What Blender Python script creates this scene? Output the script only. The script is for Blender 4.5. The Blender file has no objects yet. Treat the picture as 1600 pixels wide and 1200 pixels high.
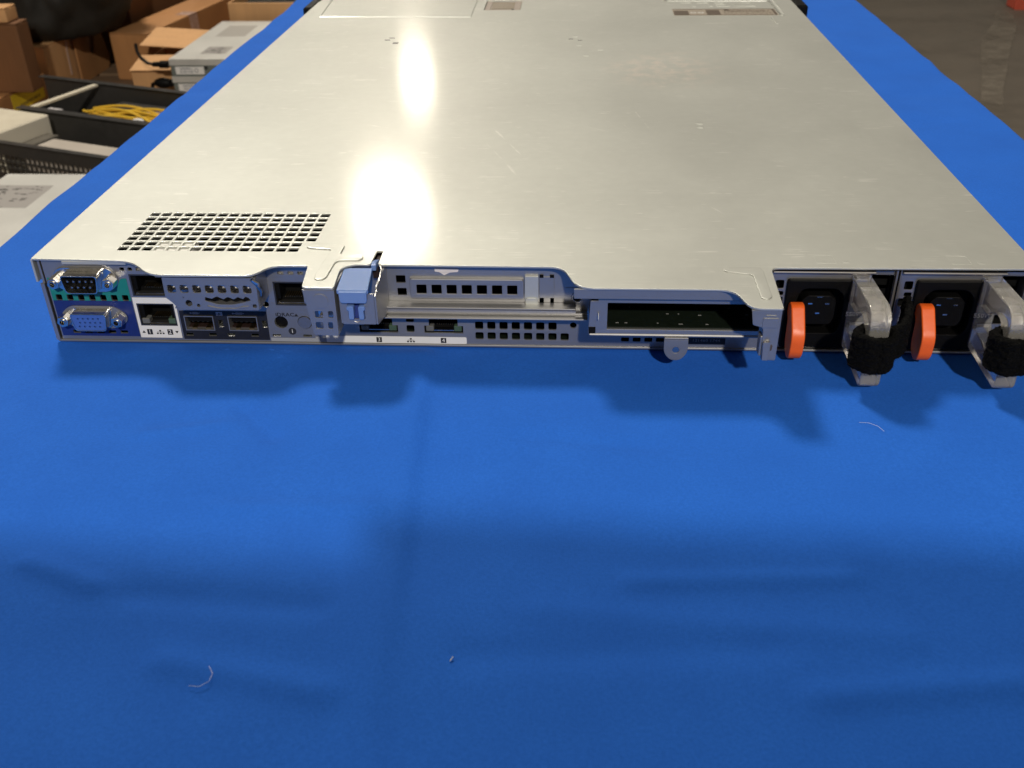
import bpy, bmesh, math, random
from mathutils import Vector, Matrix, noise
random.seed(7)
R = math.radians
S = 0.001                                   # shapes are written in millimetres
scn = bpy.context.scene
COL = scn.collection

# ------------------------------------------------------------------ helpers
def link(o, parent=None):
    COL.objects.link(o)
    if parent: o.parent = parent
    return o

def tag(o, label=None, cat=None, group=None, kind=None):
    if label: o['label'] = label
    if cat: o['category'] = cat
    if group: o['group'] = group
    if kind: o['kind'] = kind
    return o

def empty(name, loc=(0, 0, 0), rz=0):
    o = bpy.data.objects.new(name, None)
    o.empty_display_size = 0.02
    o.location = loc
    o.rotation_euler = (0, 0, rz)
    return link(o)

def rrect(cx, cy, w, h, r=0.0, n=3):
    x0, x1, y0, y1 = cx - w/2, cx + w/2, cy - h/2, cy + h/2
    if r <= 0: return [(x0, y0), (x1, y0), (x1, y1), (x0, y1)]
    P = []
    for (ax, ay, a0) in ((x1-r, y0+r, -90), (x1-r, y1-r, 0), (x0+r, y1-r, 90), (x0+r, y0+r, 180)):
        for i in range(n+1):
            a = R(a0 + 90*i/n)
            P.append((ax + r*math.cos(a), ay + r*math.sin(a)))
    return P

def circ(cx, cy, r, n=16):
    return [(cx + r*math.cos(2*math.pi*i/n), cy + r*math.sin(2*math.pi*i/n)) for i in range(n)]

def fillet(pts, n=5):
    """closed polygon; a point may carry a radius (x, y, r)"""
    out = []
    m = len(pts)
    for i, p in enumerate(pts):
        if len(p) < 3 or p[2] <= 0:
            out.append((p[0], p[1])); continue
        a = Vector(pts[i-1][:2]); b = Vector(p[:2]); c = Vector(pts[(i+1) % m][:2])
        u = (a-b); v = (c-b)
        d = min(p[2], u.length*.48, v.length*.48)
        q0 = b + u.normalized()*d; q2 = b + v.normalized()*d
        for k in range(n+1):
            t = k/n
            q = q0*(1-t)**2 + b*2*t*(1-t) + q2*t*t
            out.append((q.x, q.y))
    return out

def curve_mesh(outer, holes, th, bevel=0.0, bres=1):
    cu = bpy.data.curves.new('c', 'CURVE')
    cu.dimensions = '2D'; cu.fill_mode = 'BOTH'
    for loop in [outer] + list(holes):
        sp = cu.splines.new('POLY')
        sp.points.add(len(loop)-1)
        for q, p in zip(sp.points, loop): q.co = (p[0], p[1], 0, 1)
        sp.use_cyclic_u = True
    cu.extrude = max(th/2 - bevel, 0.0001)
    cu.bevel_depth = bevel; cu.bevel_resolution = bres
    cu.offset = -bevel
    ob = bpy.data.objects.new('c', cu); COL.objects.link(ob)
    dg = bpy.context.evaluated_depsgraph_get()
    me = bpy.data.meshes.new_from_object(ob.evaluated_get(dg))
    COL.objects.unlink(ob); bpy.data.objects.remove(ob); bpy.data.curves.remove(cu)
    return me

class MB:
    def __init__(self):
        self.bm = bmesh.new(); self.mi = 0
    def _mark(self, faces):
        for f in faces: f.material_index = self.mi
    def box(self, x0, x1, y0, y1, z0, z1, bev=0.0, seg=1, M=None):
        b = bmesh.new()
        bmesh.ops.create_cube(b, size=1)
        for v in b.verts:
            v.co = Vector(((x0+x1)/2 + v.co.x*(x1-x0), (y0+y1)/2 + v.co.y*(y1-y0), (z0+z1)/2 + v.co.z*(z1-z0)))
        if bev > 0:
            bmesh.ops.bevel(b, geom=list(b.edges), offset=bev, segments=seg, profile=.5, affect='EDGES')
        if M is not None: b.transform(M)
        self._take(b); return self
    def _take(self, b):
        for f in b.faces: f.material_index = self.mi
        me = bpy.data.meshes.new('t'); b.to_mesh(me); b.free()
        self.bm.from_mesh(me); bpy.data.meshes.remove(me)
    def mesh(self, me, M=None):
        b = bmesh.new(); b.from_mesh(me)
        bmesh.ops.remove_doubles(b, verts=b.verts, dist=1e-4)
        if M is not None: b.transform(M)
        self._take(b); bpy.data.meshes.remove(me)
        return self
    # plate whose outline is given in (x, z), its thickness running from y0 to y1
    def pxz(self, outer, holes, y0, y1, bev=0.0):
        me = curve_mesh(outer, holes, abs(y1-y0), bev)
        M = Matrix.Translation((0, (y0+y1)/2, 0)) @ Matrix.Rotation(R(90), 4, 'X')
        return self.mesh(me, M)
    def pxy(self, outer, holes, z0, z1, bev=0.0):
        me = curve_mesh(outer, holes, abs(z1-z0), bev)
        return self.mesh(me, Matrix.Translation((0, 0, (z0+z1)/2)))
    # outline given in (y, z), thickness along x
    def pyz(self, outer, holes, x0, x1, bev=0.0, bres=1):
        me = curve_mesh(outer, holes, abs(x1-x0), bev, bres)
        M = Matrix(((0, 0, 1, (x0+x1)/2), (1, 0, 0, 0), (0, 1, 0, 0), (0, 0, 0, 1)))
        return self.mesh(me, M)
    def cyl(self, p0, p1, r0, r1=None, n=16, caps=True):
        r1 = r0 if r1 is None else r1
        p0 = Vector(p0); p1 = Vector(p1); d = p1-p0
        b = bmesh.new()
        bmesh.ops.create_cone(b, cap_ends=caps, segments=n, radius1=r0, radius2=r1, depth=d.length)
        b.transform(Matrix.Translation((p0+p1)/2) @ d.to_track_quat('Z', 'Y').to_matrix().to_4x4())
        self._take(b); return self
    def ball(self, c, r, sub=2, sc=(1, 1, 1)):
        b = bmesh.new()
        bmesh.ops.create_icosphere(b, subdivisions=sub, radius=r)
        b.transform(Matrix.Translation(c) @ Matrix.Diagonal((*sc, 1)))
        self._take(b); return self
    def tube(self, pts, r, n=8, closed=False):
        P = [Vector(p) for p in pts]; b = bmesh.new(); rings = []
        m = len(P)
        up = Vector((0, 0, 1))
        for i, p in enumerate(P):
            a = P[(i-1) % m] if (closed or i > 0) else p
            c = P[(i+1) % m] if (closed or i < m-1) else p
            t = (c-a).normalized()
            x = t.cross(up)
            if x.length < 1e-3: x = t.cross(Vector((1, 0, 0)))
            x.normalize(); y = t.cross(x).normalized()
            rr = r[i] if isinstance(r, (list, tuple)) else r
            rings.append([b.verts.new(p + (x*math.cos(2*math.pi*k/n) + y*math.sin(2*math.pi*k/n))*rr) for k in range(n)])
        for i in range(m if closed else m-1):
            A, B = rings[i], rings[(i+1) % m]
            for k in range(n): b.faces.new((A[k], A[(k+1) % n], B[(k+1) % n], B[k]))
        if not closed:
            b.faces.new(rings[0][::-1]); b.faces.new(rings[-1])
        bmesh.ops.recalc_face_normals(b, faces=b.faces)
        self._take(b); return self
    def text(self, body, size, M, ext=0.05, align='CENTER', bold=0.0):
        cu = bpy.data.curves.new('t', 'FONT'); cu.body = body; cu.size = size
        cu.align_x = align; cu.align_y = 'CENTER'; cu.extrude = ext; cu.offset = bold; cu.resolution_u = 2
        ob = bpy.data.objects.new('t', cu); COL.objects.link(ob)
        dg = bpy.context.evaluated_depsgraph_get()
        me = bpy.data.meshes.new_from_object(ob.evaluated_get(dg))
        COL.objects.unlink(ob); bpy.data.objects.remove(ob); bpy.data.curves.remove(cu)
        return self.mesh(me, M)
    def textp(self, body, size, x, z, y, ext=0.06, sx=1.0, bold=0.0):       # lettering on a face that looks towards -y
        return self.text(body, size, Matrix.Translation((x, y, z)) @ Matrix.Rotation(R(90), 4, 'X') @ Matrix.Diagonal((sx, 1, 1, 1)), ext, bold=bold)
    def build(self, name, mats, parent=None, smooth=35, scale=S):
        me = bpy.data.meshes.new(name)
        self.bm.transform(Matrix.Diagonal((scale, scale, scale, 1)))
        self.bm.to_mesh(me); self.bm.free()
        for m in (mats if isinstance(mats, (list, tuple)) else [mats]): me.materials.append(m)
        if smooth:
            me.polygons.foreach_set('use_smooth', [True]*len(me.polygons))
            me.set_sharp_from_angle(angle=R(smooth))
        o = link(bpy.data.objects.new(name, me), parent)
        if smooth:
            wn = o.modifiers.new('WeightedNormal', 'WEIGHTED_NORMAL'); wn.keep_sharp = True; wn.weight = 100
        return o

# ------------------------------------------------------------------ materials
def mat(name):
    m = bpy.data.materials.new(name); m.use_nodes = True
    nt = m.node_tree
    return m, nt, nt.nodes, nt.links, nt.nodes['Principled BSDF']

def ncoord(n, l, scale=(1, 1, 1), rot=(0, 0, 0)):
    tc = n.new('ShaderNodeTexCoord'); mp = n.new('ShaderNodeMapping')
    mp.inputs['Scale'].default_value = scale; mp.inputs['Rotation'].default_value = rot
    l.new(tc.outputs['Object'], mp.inputs['Vector'])
    return mp.outputs['Vector']

def nnoise(n, l, vec, scale, detail=4, rough=.55, dist=0):
    t = n.new('ShaderNodeTexNoise')
    t.inputs['Scale'].default_value = scale; t.inputs['Detail'].default_value = detail
    t.inputs['Roughness'].default_value = rough; t.inputs['Distortion'].default_value = dist
    l.new(vec, t.inputs['Vector'])
    return t.outputs['Fac']

def nmap(n, l, v, a, b, c, d):
    r = n.new('ShaderNodeMapRange')
    for i, x in zip(('From Min', 'From Max', 'To Min', 'To Max'), (a, b, c, d)): r.inputs[i].default_value = x
    l.new(v, r.inputs['Value'])
    return r.outputs['Result']

def nmix(n, l, fac, c0, c1):
    m = n.new('ShaderNodeMix'); m.data_type = 'RGBA'
    if hasattr(fac, 'links'): l.new(fac, m.inputs[0])
    else: m.inputs[0].default_value = fac
    for i, c in ((6, c0), (7, c1)):
        if hasattr(c, 'links'): l.new(c, m.inputs[i])
        else: m.inputs[i].default_value = (*c, 1)
    return m.outputs[2]

def nbump(n, l, h, strength, dist):
    b = n.new('ShaderNodeBump'); b.inputs['Strength'].default_value = strength; b.inputs['Distance'].default_value = dist
    l.new(h, b.inputs['Height'])
    return b.outputs['Normal']

def nmath(n, l, op, a, b):
    m = n.new('ShaderNodeMath'); m.operation = op
    for i, x in ((0, a), (1, b)):
        if hasattr(x, 'links'): l.new(x, m.inputs[i])
        else: m.inputs[i].default_value = x
    return m.outputs[0]

def simple(name, col, rough=.5, metal=0.0, var=.12, scale=300, bump=0.0, spec=.5):
    m, nt, n, l, p = mat(name)
    v = ncoord(n, l)
    f = nnoise(n, l, v, scale, 3)
    c0 = tuple(max(0, c*(1-var)) for c in col); c1 = tuple(min(1, c*(1+var)) for c in col)
    l.new(nmix(n, l, f, c0, c1), p.inputs['Base Color'])
    l.new(nmap(n, l, f, .3, .7, max(.02, rough-.06), min(1, rough+.06)), p.inputs['Roughness'])
    p.inputs['Metallic'].default_value = metal
    p.inputs['Specular IOR Level'].default_value = spec
    if bump: l.new(nbump(n, l, f, bump, .0004), p.inputs['Normal'])
    return m

SCRATCHES = [(193.4, 182.0, 213.4, 131.3, .9, .5), (234.7, 199.0, 285.5, 161.3, 1.0, .4), (277.0, 219.8, 286.8, 169.1, .8, .6), (208.8, 235.2, 222.3, 207.7, .8, .3),
    (294.5, 82.7, 310.9, 54.7, .9, .5), (187.0, 165.8, 211.8, 102.2, .9, .25), (318.0, 278.7, 328.6, 271.6, .8, .4), (109.3, 195.6, 128.3, 187.2, .9, .5),
    (161.9, 444.3, 177.4, 423.4, 1.0, .4), (204.7, 119.7, 211.0, 102.2, .8, .4), (268.9, 193.4, 277.8, 169.0, .8, .4), (50, 22, 128, -10, .7, .25), (388, 120, 392, 108, .9, .5), (330, 150, 352, 143, .8, .25)]
def steel(name, col, metal, r0, r1, coat=0.0, coat_r=.2, scratch=True, streak=True):
    m, nt, n, l, p = mat(name)
    v = ncoord(n, l)
    vs = ncoord(n, l, (6, 420, 420))
    big = nnoise(n, l, v, 9, 5, .6, .4)
    spang = nnoise(n, l, v, 160, 3, .5)
    st = nnoise(n, l, vs, 4, 3, .6)
    base = nmix(n, l, nmap(n, l, big, .3, .7, 0, 1), tuple(c*.93 for c in col), tuple(min(1, c*1.05) for c in col))
    base = nmix(n, l, nmap(n, l, spang, .3, .7, 0, .18), base, tuple(c*.8 for c in col))
    rough = nmap(n, l, big, .28, .72, r0, r1)
    rough = nmath(n, l, 'ADD', rough, nmap(n, l, st, .3, .7, -.03, .03))
    h = nmath(n, l, 'ADD', nmath(n, l, 'MULTIPLY', st, 1.0 if streak else .1), nmath(n, l, 'MULTIPLY', spang, .5))
    if scratch:
        tot = None
        for ang, sc in ((35, 3.2), (-24, 2.3), (64, 2.0)):
            vv = ncoord(n, l, (3*sc, 130*sc, 1), (0, 0, R(ang)))
            a = nnoise(n, l, vv, 1.0, 1, .3, .15)
            line = nmap(n, l, nmath(n, l, 'ABSOLUTE', nmath(n, l, 'SUBTRACT', a, .5), 0), .0, .016, 1, 0)
            msk = nmap(n, l, nnoise(n, l, ncoord(n, l, (1, 1, 1), (0, 0, ang)), 26*sc, 2), .60, .66, 0, 1)
            s = nmath(n, l, 'MULTIPLY', line, msk)
            tot = s if tot is None else nmath(n, l, 'MAXIMUM', tot, s)
        tot = nmath(n, l, 'MULTIPLY', tot, .35)
        tcn = n.new('ShaderNodeTexCoord'); wv = nnoise(n, l, tcn.outputs['Object'], 60, 2)
        def vm(op, a, b=None):
            q = n.new('ShaderNodeVectorMath'); q.operation = op
            for i, x in ((0, a), (1, b)):
                if x is None: continue
                if hasattr(x, 'links'): l.new(x, q.inputs[i])
                else: q.inputs[i].default_value = x
            return q
        for (ax, ay, bx, by, wd, amt) in SCRATCHES:
            A = Vector((ax, ay, 42.8))*S; D = Vector((bx, by, 42.8))*S - A
            pa = vm('SUBTRACT', tcn.outputs['Object'], A[:]).outputs[0]
            tt = n.new('ShaderNodeMath'); tt.operation = 'MULTIPLY'; tt.use_clamp = True
            l.new(vm('DOT_PRODUCT', pa, D[:]).outputs['Value'], tt.inputs[0]); tt.inputs[1].default_value = 1/D.length_squared
            sc = n.new('ShaderNodeVectorMath'); sc.operation = 'SCALE'; sc.inputs[0].default_value = D[:]; l.new(tt.outputs[0], sc.inputs['Scale'])
            dist = vm('LENGTH', vm('SUBTRACT', pa, sc.outputs[0]).outputs[0]).outputs['Value']
            dist = nmath(n, l, 'ADD', dist, nmap(n, l, wv, .3, .7, -.0006, .0012))
            tot = nmath(n, l, 'MAXIMUM', tot, nmap(n, l, dist, 0, wd*S*.8, amt*.62, 0))
        # a dusty smudge towards the right
        pa = vm('MULTIPLY', vm('SUBTRACT', tcn.outputs['Object'], (.302, .325, .0428)).outputs[0], (1, .8, 1)).outputs[0]
        sm = nmap(n, l, vm('LENGTH', pa).outputs['Value'], .015, .05, 1, 0)
        sm = nmath(n, l, 'MULTIPLY', sm, nmap(n, l, nnoise(n, l, tcn.outputs['Object'], 90, 5, .65), .45, .62, 0, .55))
        base = nmix(n, l, sm, base, (.80, .70, .62))
        base = nmix(n, l, tot, base, (.95, .93, .88))
        h = nmath(n, l, 'SUBTRACT', h, nmath(n, l, 'MULTIPLY', tot, 1.2))
    l.new(base, p.inputs['Base Color'])
    l.new(rough, p.inputs['Roughness'])
    l.new(nbump(n, l, h, .10, .0002), p.inputs['Normal'])
    p.inputs['Metallic'].default_value = metal
    if coat:
        p.inputs['Coat Weight'].default_value = coat
        p.inputs['Coat Roughness'].default_value = coat_r
        p.inputs['Coat IOR'].default_value = 1.6
    return m

LID = steel('galvanised_lid_steel', (.585, .595, .55), .62, .485, .535, .6, .125)
STEEL = steel('galvanised_panel_steel', (.385, .38, .375), .78, .34, .44, 0, .2, scratch=False)
STEEL_DK = steel('frame_steel', (.42, .40, .38), .9, .35, .45, scratch=False)  # more metallic steel for the power supply frames, plug and arrow
CHROME = simple('nickel_plating', (.72, .70, .66), .22, 1.0, .05)
SOCKET = simple('darkened_socket_shell', (.10, .095, .09), .4, .8, .05)  # steel darkened in colour to stand in for shade inside the sockets
DARKIN = simple('dark_socket_plastic', (.004, .004, .004), .6, 0, .1, 300, 0, .12)
BLACK = simple('black_moulded_plastic', (.004, .0038, .0038), .5, 0, .2, 900, .1, .12)
BLACKP = simple('black_printed_film', (.012, .012, .016), .42)
WHITE = simple('white_printed_label', (.74, .73, .70), .5, 0, .03)
GREYL = simple('grey_printed_label', (.30, .31, .33), .5, 0, .05)
INK = simple('black_ink', (.02, .02, .022), .5)
PALEINK = simple('pale_ink', (.62, .62, .60), .5)
GREEN = simple('teal_printed_label', (.012, .19, .17), .42, 0, .06)
NAVY = simple('navy_printed_label', (.010, .024, .15), .42, 0, .06)
VGABLUE = simple('blue_connector_plastic', (.05, .12, .42), .4, 0, .05)
GOLD = simple('gold_contacts', (.22, .16, .08), .4, 1.0)
LATCH = simple('blue_latch_plastic', (.14, .24, .52), .42, 0, .04, 500)
LATCH_DK = simple('dark_blue_latch_plastic', (.03, .05, .22), .45)
ORANGE = simple('orange_tab_plastic', (.85, .125, .013), .42, 0, .05, 500, .1)
PCB = simple('dark_green_circuit_board', (.007, .011, .007), .5, 0, .5, 700, 0, .2)
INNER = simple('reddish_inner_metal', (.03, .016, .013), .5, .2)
PAPER = simple('white_component', (.80, .79, .74), .5)
CARD = [None]*3

def cardboard(name, col):
    m, nt, n, l, p = mat(name)
    v = ncoord(n, l)
    big = nnoise(n, l, v, 5, 5, .6, .5)
    flute = nnoise(n, l, ncoord(n, l, (160, 160, 3)), 1.0, 2)
    c = nmix(n, l, nmap(n, l, big, .3, .7, 0, 1), tuple(x*.8 for x in col), tuple(x*1.12 for x in col))
    c = nmix(n, l, nmap(n, l, flute, .4, .7, 0, .25), c, tuple(x*.75 for x in col))
    l.new(c, p.inputs['Base Color']); p.inputs['Roughness'].default_value = .75
    l.new(nbump(n, l, nmath(n, l, 'ADD', big, nmath(n, l, 'MULTIPLY', flute, .12)), .5, .006), p.inputs['Normal'])
    return m
CARD[0] = cardboard('brown_cardboard', (.40, .19, .068))
CARD[1] = cardboard('pale_cardboard', (.56, .31, .135))
CARD[2] = cardboard('dark_cardboard', (.15, .062, .020))
TAPE = simple('pinkish_packing_tape', (.50, .33, .26), .25, 0, .15, 60)
YELLOW = simple('yellow_sticker', (.72, .52, .02), .5, 0, .05, 60)
CHBLK = simple('black_painted_steel', (.040, .038, .036), .36, .2, .25, 60)
CREAM = simple('cream_painted_metal', (.66, .60, .47), .45, .1, .06, 40)
YCABLE = simple('yellow_cable_sheath', (.68, .43, .035), .4, 0, .15, 60)
BAG = simple('black_bag_film', (.018, .016, .013), .6, 0, .5, 14, .6, .2)
WOOD = simple('pallet_wood', (.16, .10, .055), .8, 0, .3, 20)
SERV = steel('spare_server_steel', (.60, .59, .55), .30, .42, .5, scratch=False)
SERVF = simple('spare_server_front', (.20, .23, .215), .45, .4, .1, 40)

def cloth_mat():
    m, nt, n, l, p = mat('royal_blue_cotton')
    v = ncoord(n, l)
    fine = nnoise(n, l, v, 900, 3, .7)
    mid = nnoise(n, l, v, 22, 5, .6)
    wx = n.new('ShaderNodeTexWave'); wx.inputs['Scale'].default_value = 520; wx.bands_direction = 'X'; wx.inputs['Distortion'].default_value = 1.5
    wy = n.new('ShaderNodeTexWave'); wy.inputs['Scale'].default_value = 520; wy.bands_direction = 'Y'; wy.inputs['Distortion'].default_value = 1.5
    for w in (wx, wy): l.new(v, w.inputs['Vector'])
    weave = nmath(n, l, 'MULTIPLY', wx.outputs['Fac'], wy.outputs['Fac'])
    c = nmix(n, l, nmap(n, l, fine, .3, .7, 0, 1), (.013, .112, .53), (.019, .142, .635))
    c = nmix(n, l, nmap(n, l, mid, .35, .7, 0, .35), c, (.010, .090, .45))
    c = nmix(n, l, nmath(n, l, 'MULTIPLY', weave, .15), c, (.03, .17, .72))
    l.new(c, p.inputs['Base Color'])
    p.inputs['Roughness'].default_value = .85
    p.inputs['Specular IOR Level'].default_value = .15
    p.inputs['Sheen Weight'].default_value = .06; p.inputs['Sheen Roughness'].default_value = .4
    p.inputs['Sheen Tint'].default_value = (.25, .45, .9, 1)
    h = nmath(n, l, 'ADD', nmath(n, l, 'MULTIPLY', weave, .5), fine)
    l.new(nbump(n, l, h, .22, .0005), p.inputs['Normal'])
    return m
CLOTH = cloth_mat()

def floor_mat():
    m, nt, n, l, p = mat('worn_concrete')
    v = ncoord(n, l)
    a = nnoise(n, l, v, 2.2, 6, .62, .6); b = nnoise(n, l, v, 14, 5, .65)
    c = nmix(n, l, nmap(n, l, a, .3, .7, 0, 1), (.084, .070, .054), (.142, .120, .096))
    c = nmix(n, l, nmap(n, l, b, .45, .75, 0, .5), c, (.15, .122, .094))
    l.new(c, p.inputs['Base Color'])
    l.new(nmap(n, l, b, .3, .7, .48, .62), p.inputs['Roughness'])
    l.new(nbump(n, l, b, .3, .004), p.inputs['Normal'])
    return m
FLOOR = floor_mat()

def clear_mat():
    m, nt, n, l, p = mat('frosted_clear_plastic')
    v = ncoord(n, l); f = nnoise(n, l, v, 260, 3)
    p.inputs['Base Color'].default_value = (1.0, .97, .91, 1)
    p.inputs['Transmission Weight'].default_value = .84
    p.inputs['IOR'].default_value = 1.42
    l.new(nmap(n, l, f, .3, .7, .10, .16), p.inputs['Roughness'])
    return m
CLEAR = clear_mat()

def velcro_mat():
    m, nt, n, l, p = mat('black_hook_and_loop_fabric')
    v = ncoord(n, l); f = nnoise(n, l, v, 1400, 4, .8)
    l.new(nmix(n, l, nmap(n, l, f, .45, .75, 0, 1), (.002, .002, .002), (.012, .0115, .0105)), p.inputs['Base Color'])
    p.inputs['Roughness'].default_value = .9; p.inputs['Specular IOR Level'].default_value = .1
    l.new(nbump(n, l, f, .9, .0012), p.inputs['Normal'])
    return m
VELCRO = velcro_mat()

# ------------------------------------------------------------------ the server
server = empty('rack_server', (0, 0, 0))
tag(server, 'flat one-unit rack server lying on the blue cloth, rear ports facing the camera', 'server')

# tray -------------------------------------------------------------
c = MB()
c.box(1.2, 433, -.6, 598, .2, 1.2, .2)
c.box(1.2, 2.2, .4, 598, 1.2, 41.5)
c.box(431.8, 432.8, .4, 598, 1.2, 41.5)
c.box(2.3, 431.7, 596, 597, 1.3, 41.4)
c.pxz([(.6, 30), (2.4, 30), (2.4, 1.6), (3.2, 1.2), (.6, 1.2)], [], -.9, .3, .1)
c.build('chassis_tray', STEEL, server)
b = MB(); b.box(4, 322, 2, 590, 1.4, 3.2); b.mi = 1
b.box(325, 376, 6, 240, 2.5, 37); b.box(379.6, 430, 6, 240, 2.5, 37)
b.mi = 1; b.box(5, 120, 60, 300, 3.4, 36); b.box(130, 320, 80, 320, 3.4, 33)  # dark fill blocks added to keep the inside black behind the holes
b.build('mainboard_and_dark_fill', [PCB, DARKIN], server)
b = MB(); b.box(50.4, 68.6, 6.6, 19.5, 30, 41.72, .2); b.build('white_component', PAPER, server)
e = MB()
e.box(-10, -1.2, 548, 600, 1, 42, 1.5); e.box(434.6, 446, 546, 600, 1, 42, 1.5)
e.box(-10, 446, 600.3, 622, 1, 42, 1.5)
e.build('front_bezel', BLACK, server)

# lid ---------------------------------------------------------------
holes = []
for j in range(8):
    for i in range(16 if j < 6 else 15):
        holes.append(rrect(37.3 + 5.56*i, 50.3 - 5.74*j, 4.25, 4.2, .5, 2))
lid_out = fillet([(0, -1.8, .8), (46, -3.2, 7), (59.5, -17, 6), (104, -16.8, 5), (109.5, -6.6, 5), (125.4, -6.5, 1), (127.6, -27.4, 2.2),
    (141.2, -27.8, 1.5), (140.1, -9, 5), (144.5, -4.6, 4), (152.4, -4.7, 1.5), (152.9, 9.3), (155.5, 9.3), (155.5, -4.7, 1), (235, -5.2, 6),
    (241.5, -25.3, 7), (304.5, -25.2, 7), (309, -41.6, 5), (321.8, -41.6, 1), (322.9, -4, 4), (434, -2.8, .8), (434, 572), (0, 572)])
lid_out = lid_out[::-1] if False else lid_out
lid = MB()
lid.pxy(lid_out, holes + [rrect(174.2, 549.6, 32.6, 42.8, .8)], 41.8, 42.8, .28)
lid.box(-.8, .1, -1, 571, 31, 41.6); lid.box(433.9, 434.8, -1, 571, 31, 41.6)
lid.box(-.2, 434.2, 572.2, 596, 40.8, 42.2, .3)
# downturned lips along the rear edge
lid.box(14, 43, -2.6, -1.8, 40.4, 41.9, .2)
top_cover = lid.build('top_cover', LID, server)
def rib(name, outline, z1, bev, z0=42.6, m=None):
    q = MB(); q.pxy(outline, [], z0, z1, bev); return q.build(name, m or LID, top_cover)
rib('stamped_rib', fillet([(120.3, 12.2, 1.5), (121.9, 15.8, 1.5), (136.3, 15.4, 1.5), (137.6, 13.7, 1), (137.4, 4.6, 1), (146.4, 4.5, 1.5), (148.6, 1.6, 2), (147.0, -1.6, 1.5),
    (138.2, -1.9, 1.5), (136.9, -4.4, 1.5), (136.3, -19, 1.5), (134.6, -21.4, 1.5), (131.6, -21.0, 1.5), (131.0, -17, 1.5), (132.4, 9.6, 1.5), (122, 11, 1)]), 43.5, .4)
rib('stamped_rib', fillet([(302.1, -7.4, 1.5), (304.1, -4.9, 1), (317.7, -4.6, 1.5), (319.0, -8.2, 1.5), (318.8, -32.0, 1.5), (317, -34.6, 1.5), (314.2, -34.0, 1.5), (314.0, -12, 2), (303.5, -9.4, 1.5)]), 43.4, .4)
q = MB(); q.tube([(148.2, 590, 42.7), (149, 499.4, 42.7), (16.6, 502.3, 42.7), (10, 590, 42.7)], .7, 8); q.build('panel_rim', LID, top_cover)
rib('label_rim', fillet([(316, 600), (319.5, 600), (321.8, 564.6, 1), (413, 562.2, 2), (413.4, 500.4, 1), (416.2, 500.4, 1), (416.8, 565.4, 2.5), (319, 568.5)]), 43.5, .4)
rib('stamped_rib', rrect(405.4, 481.5, 3.0, 26, 1.3), 43.4, .4)
q = MB(); q.text('DELL', 26, Matrix.Translation((367, 549, 42.8)) @ Matrix.Rotation(R(180), 4, 'Z') @ Matrix.Diagonal((1.15, 1, 1, 1)), .35); q.build('embossed_lettering', LID, top_cover)
for x, y in ((90.6, 416), (93.2, 423), (98.7, 407)): rib('stamped_mark', rrect(x, y, 4.4, 4.6 if x > 98 else 2.6, .6), 42.95, .1, 42.55)
for x, y in ((236, 418), (239.5, 424.6), (243.1, 413.6), (242.6, 394.4), (247.7, 362.1), (258.5, 379.8), (313.7, 196.5), (313.3, 189)):
    rib('stamped_mark', rrect(x, y, 4.2, 3.0, .7), 43.1, .15, 42.7)
for x in (347, 403.2):        # faint stamped squares above the power supplies
    q = MB(); q.pxy(rrect(x, 5, 8.4, 8.6, .3), [rrect(x, 5, 7.8, 8.0, .2)], 42.75, 42.86, .03); q.build('stamped_square', LID, top_cover)
    rib('stamped_mark', rrect(x+8.4, 2.2, 3.2, 2.0, .6), 42.9, .05, 42.75)
for x, y, w, h in ((90.6, 414.3, 4.4, 1.6), (93.2, 421.2, 4.4, 1.4), (98.7, 404, 4.4, 4.0), (236, 415.8, 3.4, 1.6), (243.1, 411.6, 3.4, 1.4)):
    q = MB(); q.box(x-w/2, x+w/2, y-h/2, y+h/2, 42.7, 42.99); q.build('dark_slot', INK, top_cover)
ltc = MB()
ltc.box(158.4, 190.1, 529, 570.6, 41.3, 41.8); ltc.box(158.4, 163.6, 529, 570.6, 41.81, 42.5, .2); ltc.box(185, 190.1, 529, 570.6, 41.81, 42.3, .2); ltc.box(163.7, 184.9, 529.2, 534, 41.81, 42.4, .2)
ltc.mi = 1; ltc.box(164.4, 184.2, 537, 566, 41.81, 42.2, .15); ltc.mi = 2; ltc.box(182.6, 184.6, 530.6, 534.4, 42.41, 42.5)
ltc.build('cover_latch', [simple('grey_latch_frame', (.34, .29, .25), .5, .1, .05), simple('grey_latch_plastic', (.24, .20, .15), .5), INK], top_cover)
st = MB()
st.pxy(rrect(368, 515, 88.6, 26.6, .5), [], 42.82, 42.94)
st.mi = 1
st.box(324.4, 337, 503.5, 520.8, 42.95, 43.0); st.box(352.4, 364, 503.5, 523, 42.95, 43.0)
st.box(324.4, 411.5, 526, 527.6, 42.95, 43.0); st.box(324.4, 411.5, 502.2, 503.2, 42.95, 43.0); st.box(409.4, 411.6, 503.4, 525.8, 42.95, 43.0)
st.box(371, 404, 517.2, 519, 42.95, 43.0); st.box(368.5, 372.5, 519.4, 525.6, 42.95, 43.0)
for k in range(5):
    yy = 505 + k*4.0
    xx = 367
    while xx < 406:
        w = random.uniform(1.0, 4.0); st.box(xx, xx+w, yy, yy+.9, 42.95, 43.0); xx += w + random.uniform(.8, 2)
st.mi = 2
for x in (341, 347.6): st.pxy(circ(x, 512.5, 2.6), [circ(x, 512.5, 1.6)], 42.95, 43.0)
st.build('information_label', [simple('metallic_grey_label', (.36, .31, .25), .45, .2), simple('dark_label_print', (.10, .075, .055), .5), PALEINK], top_cover)

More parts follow.
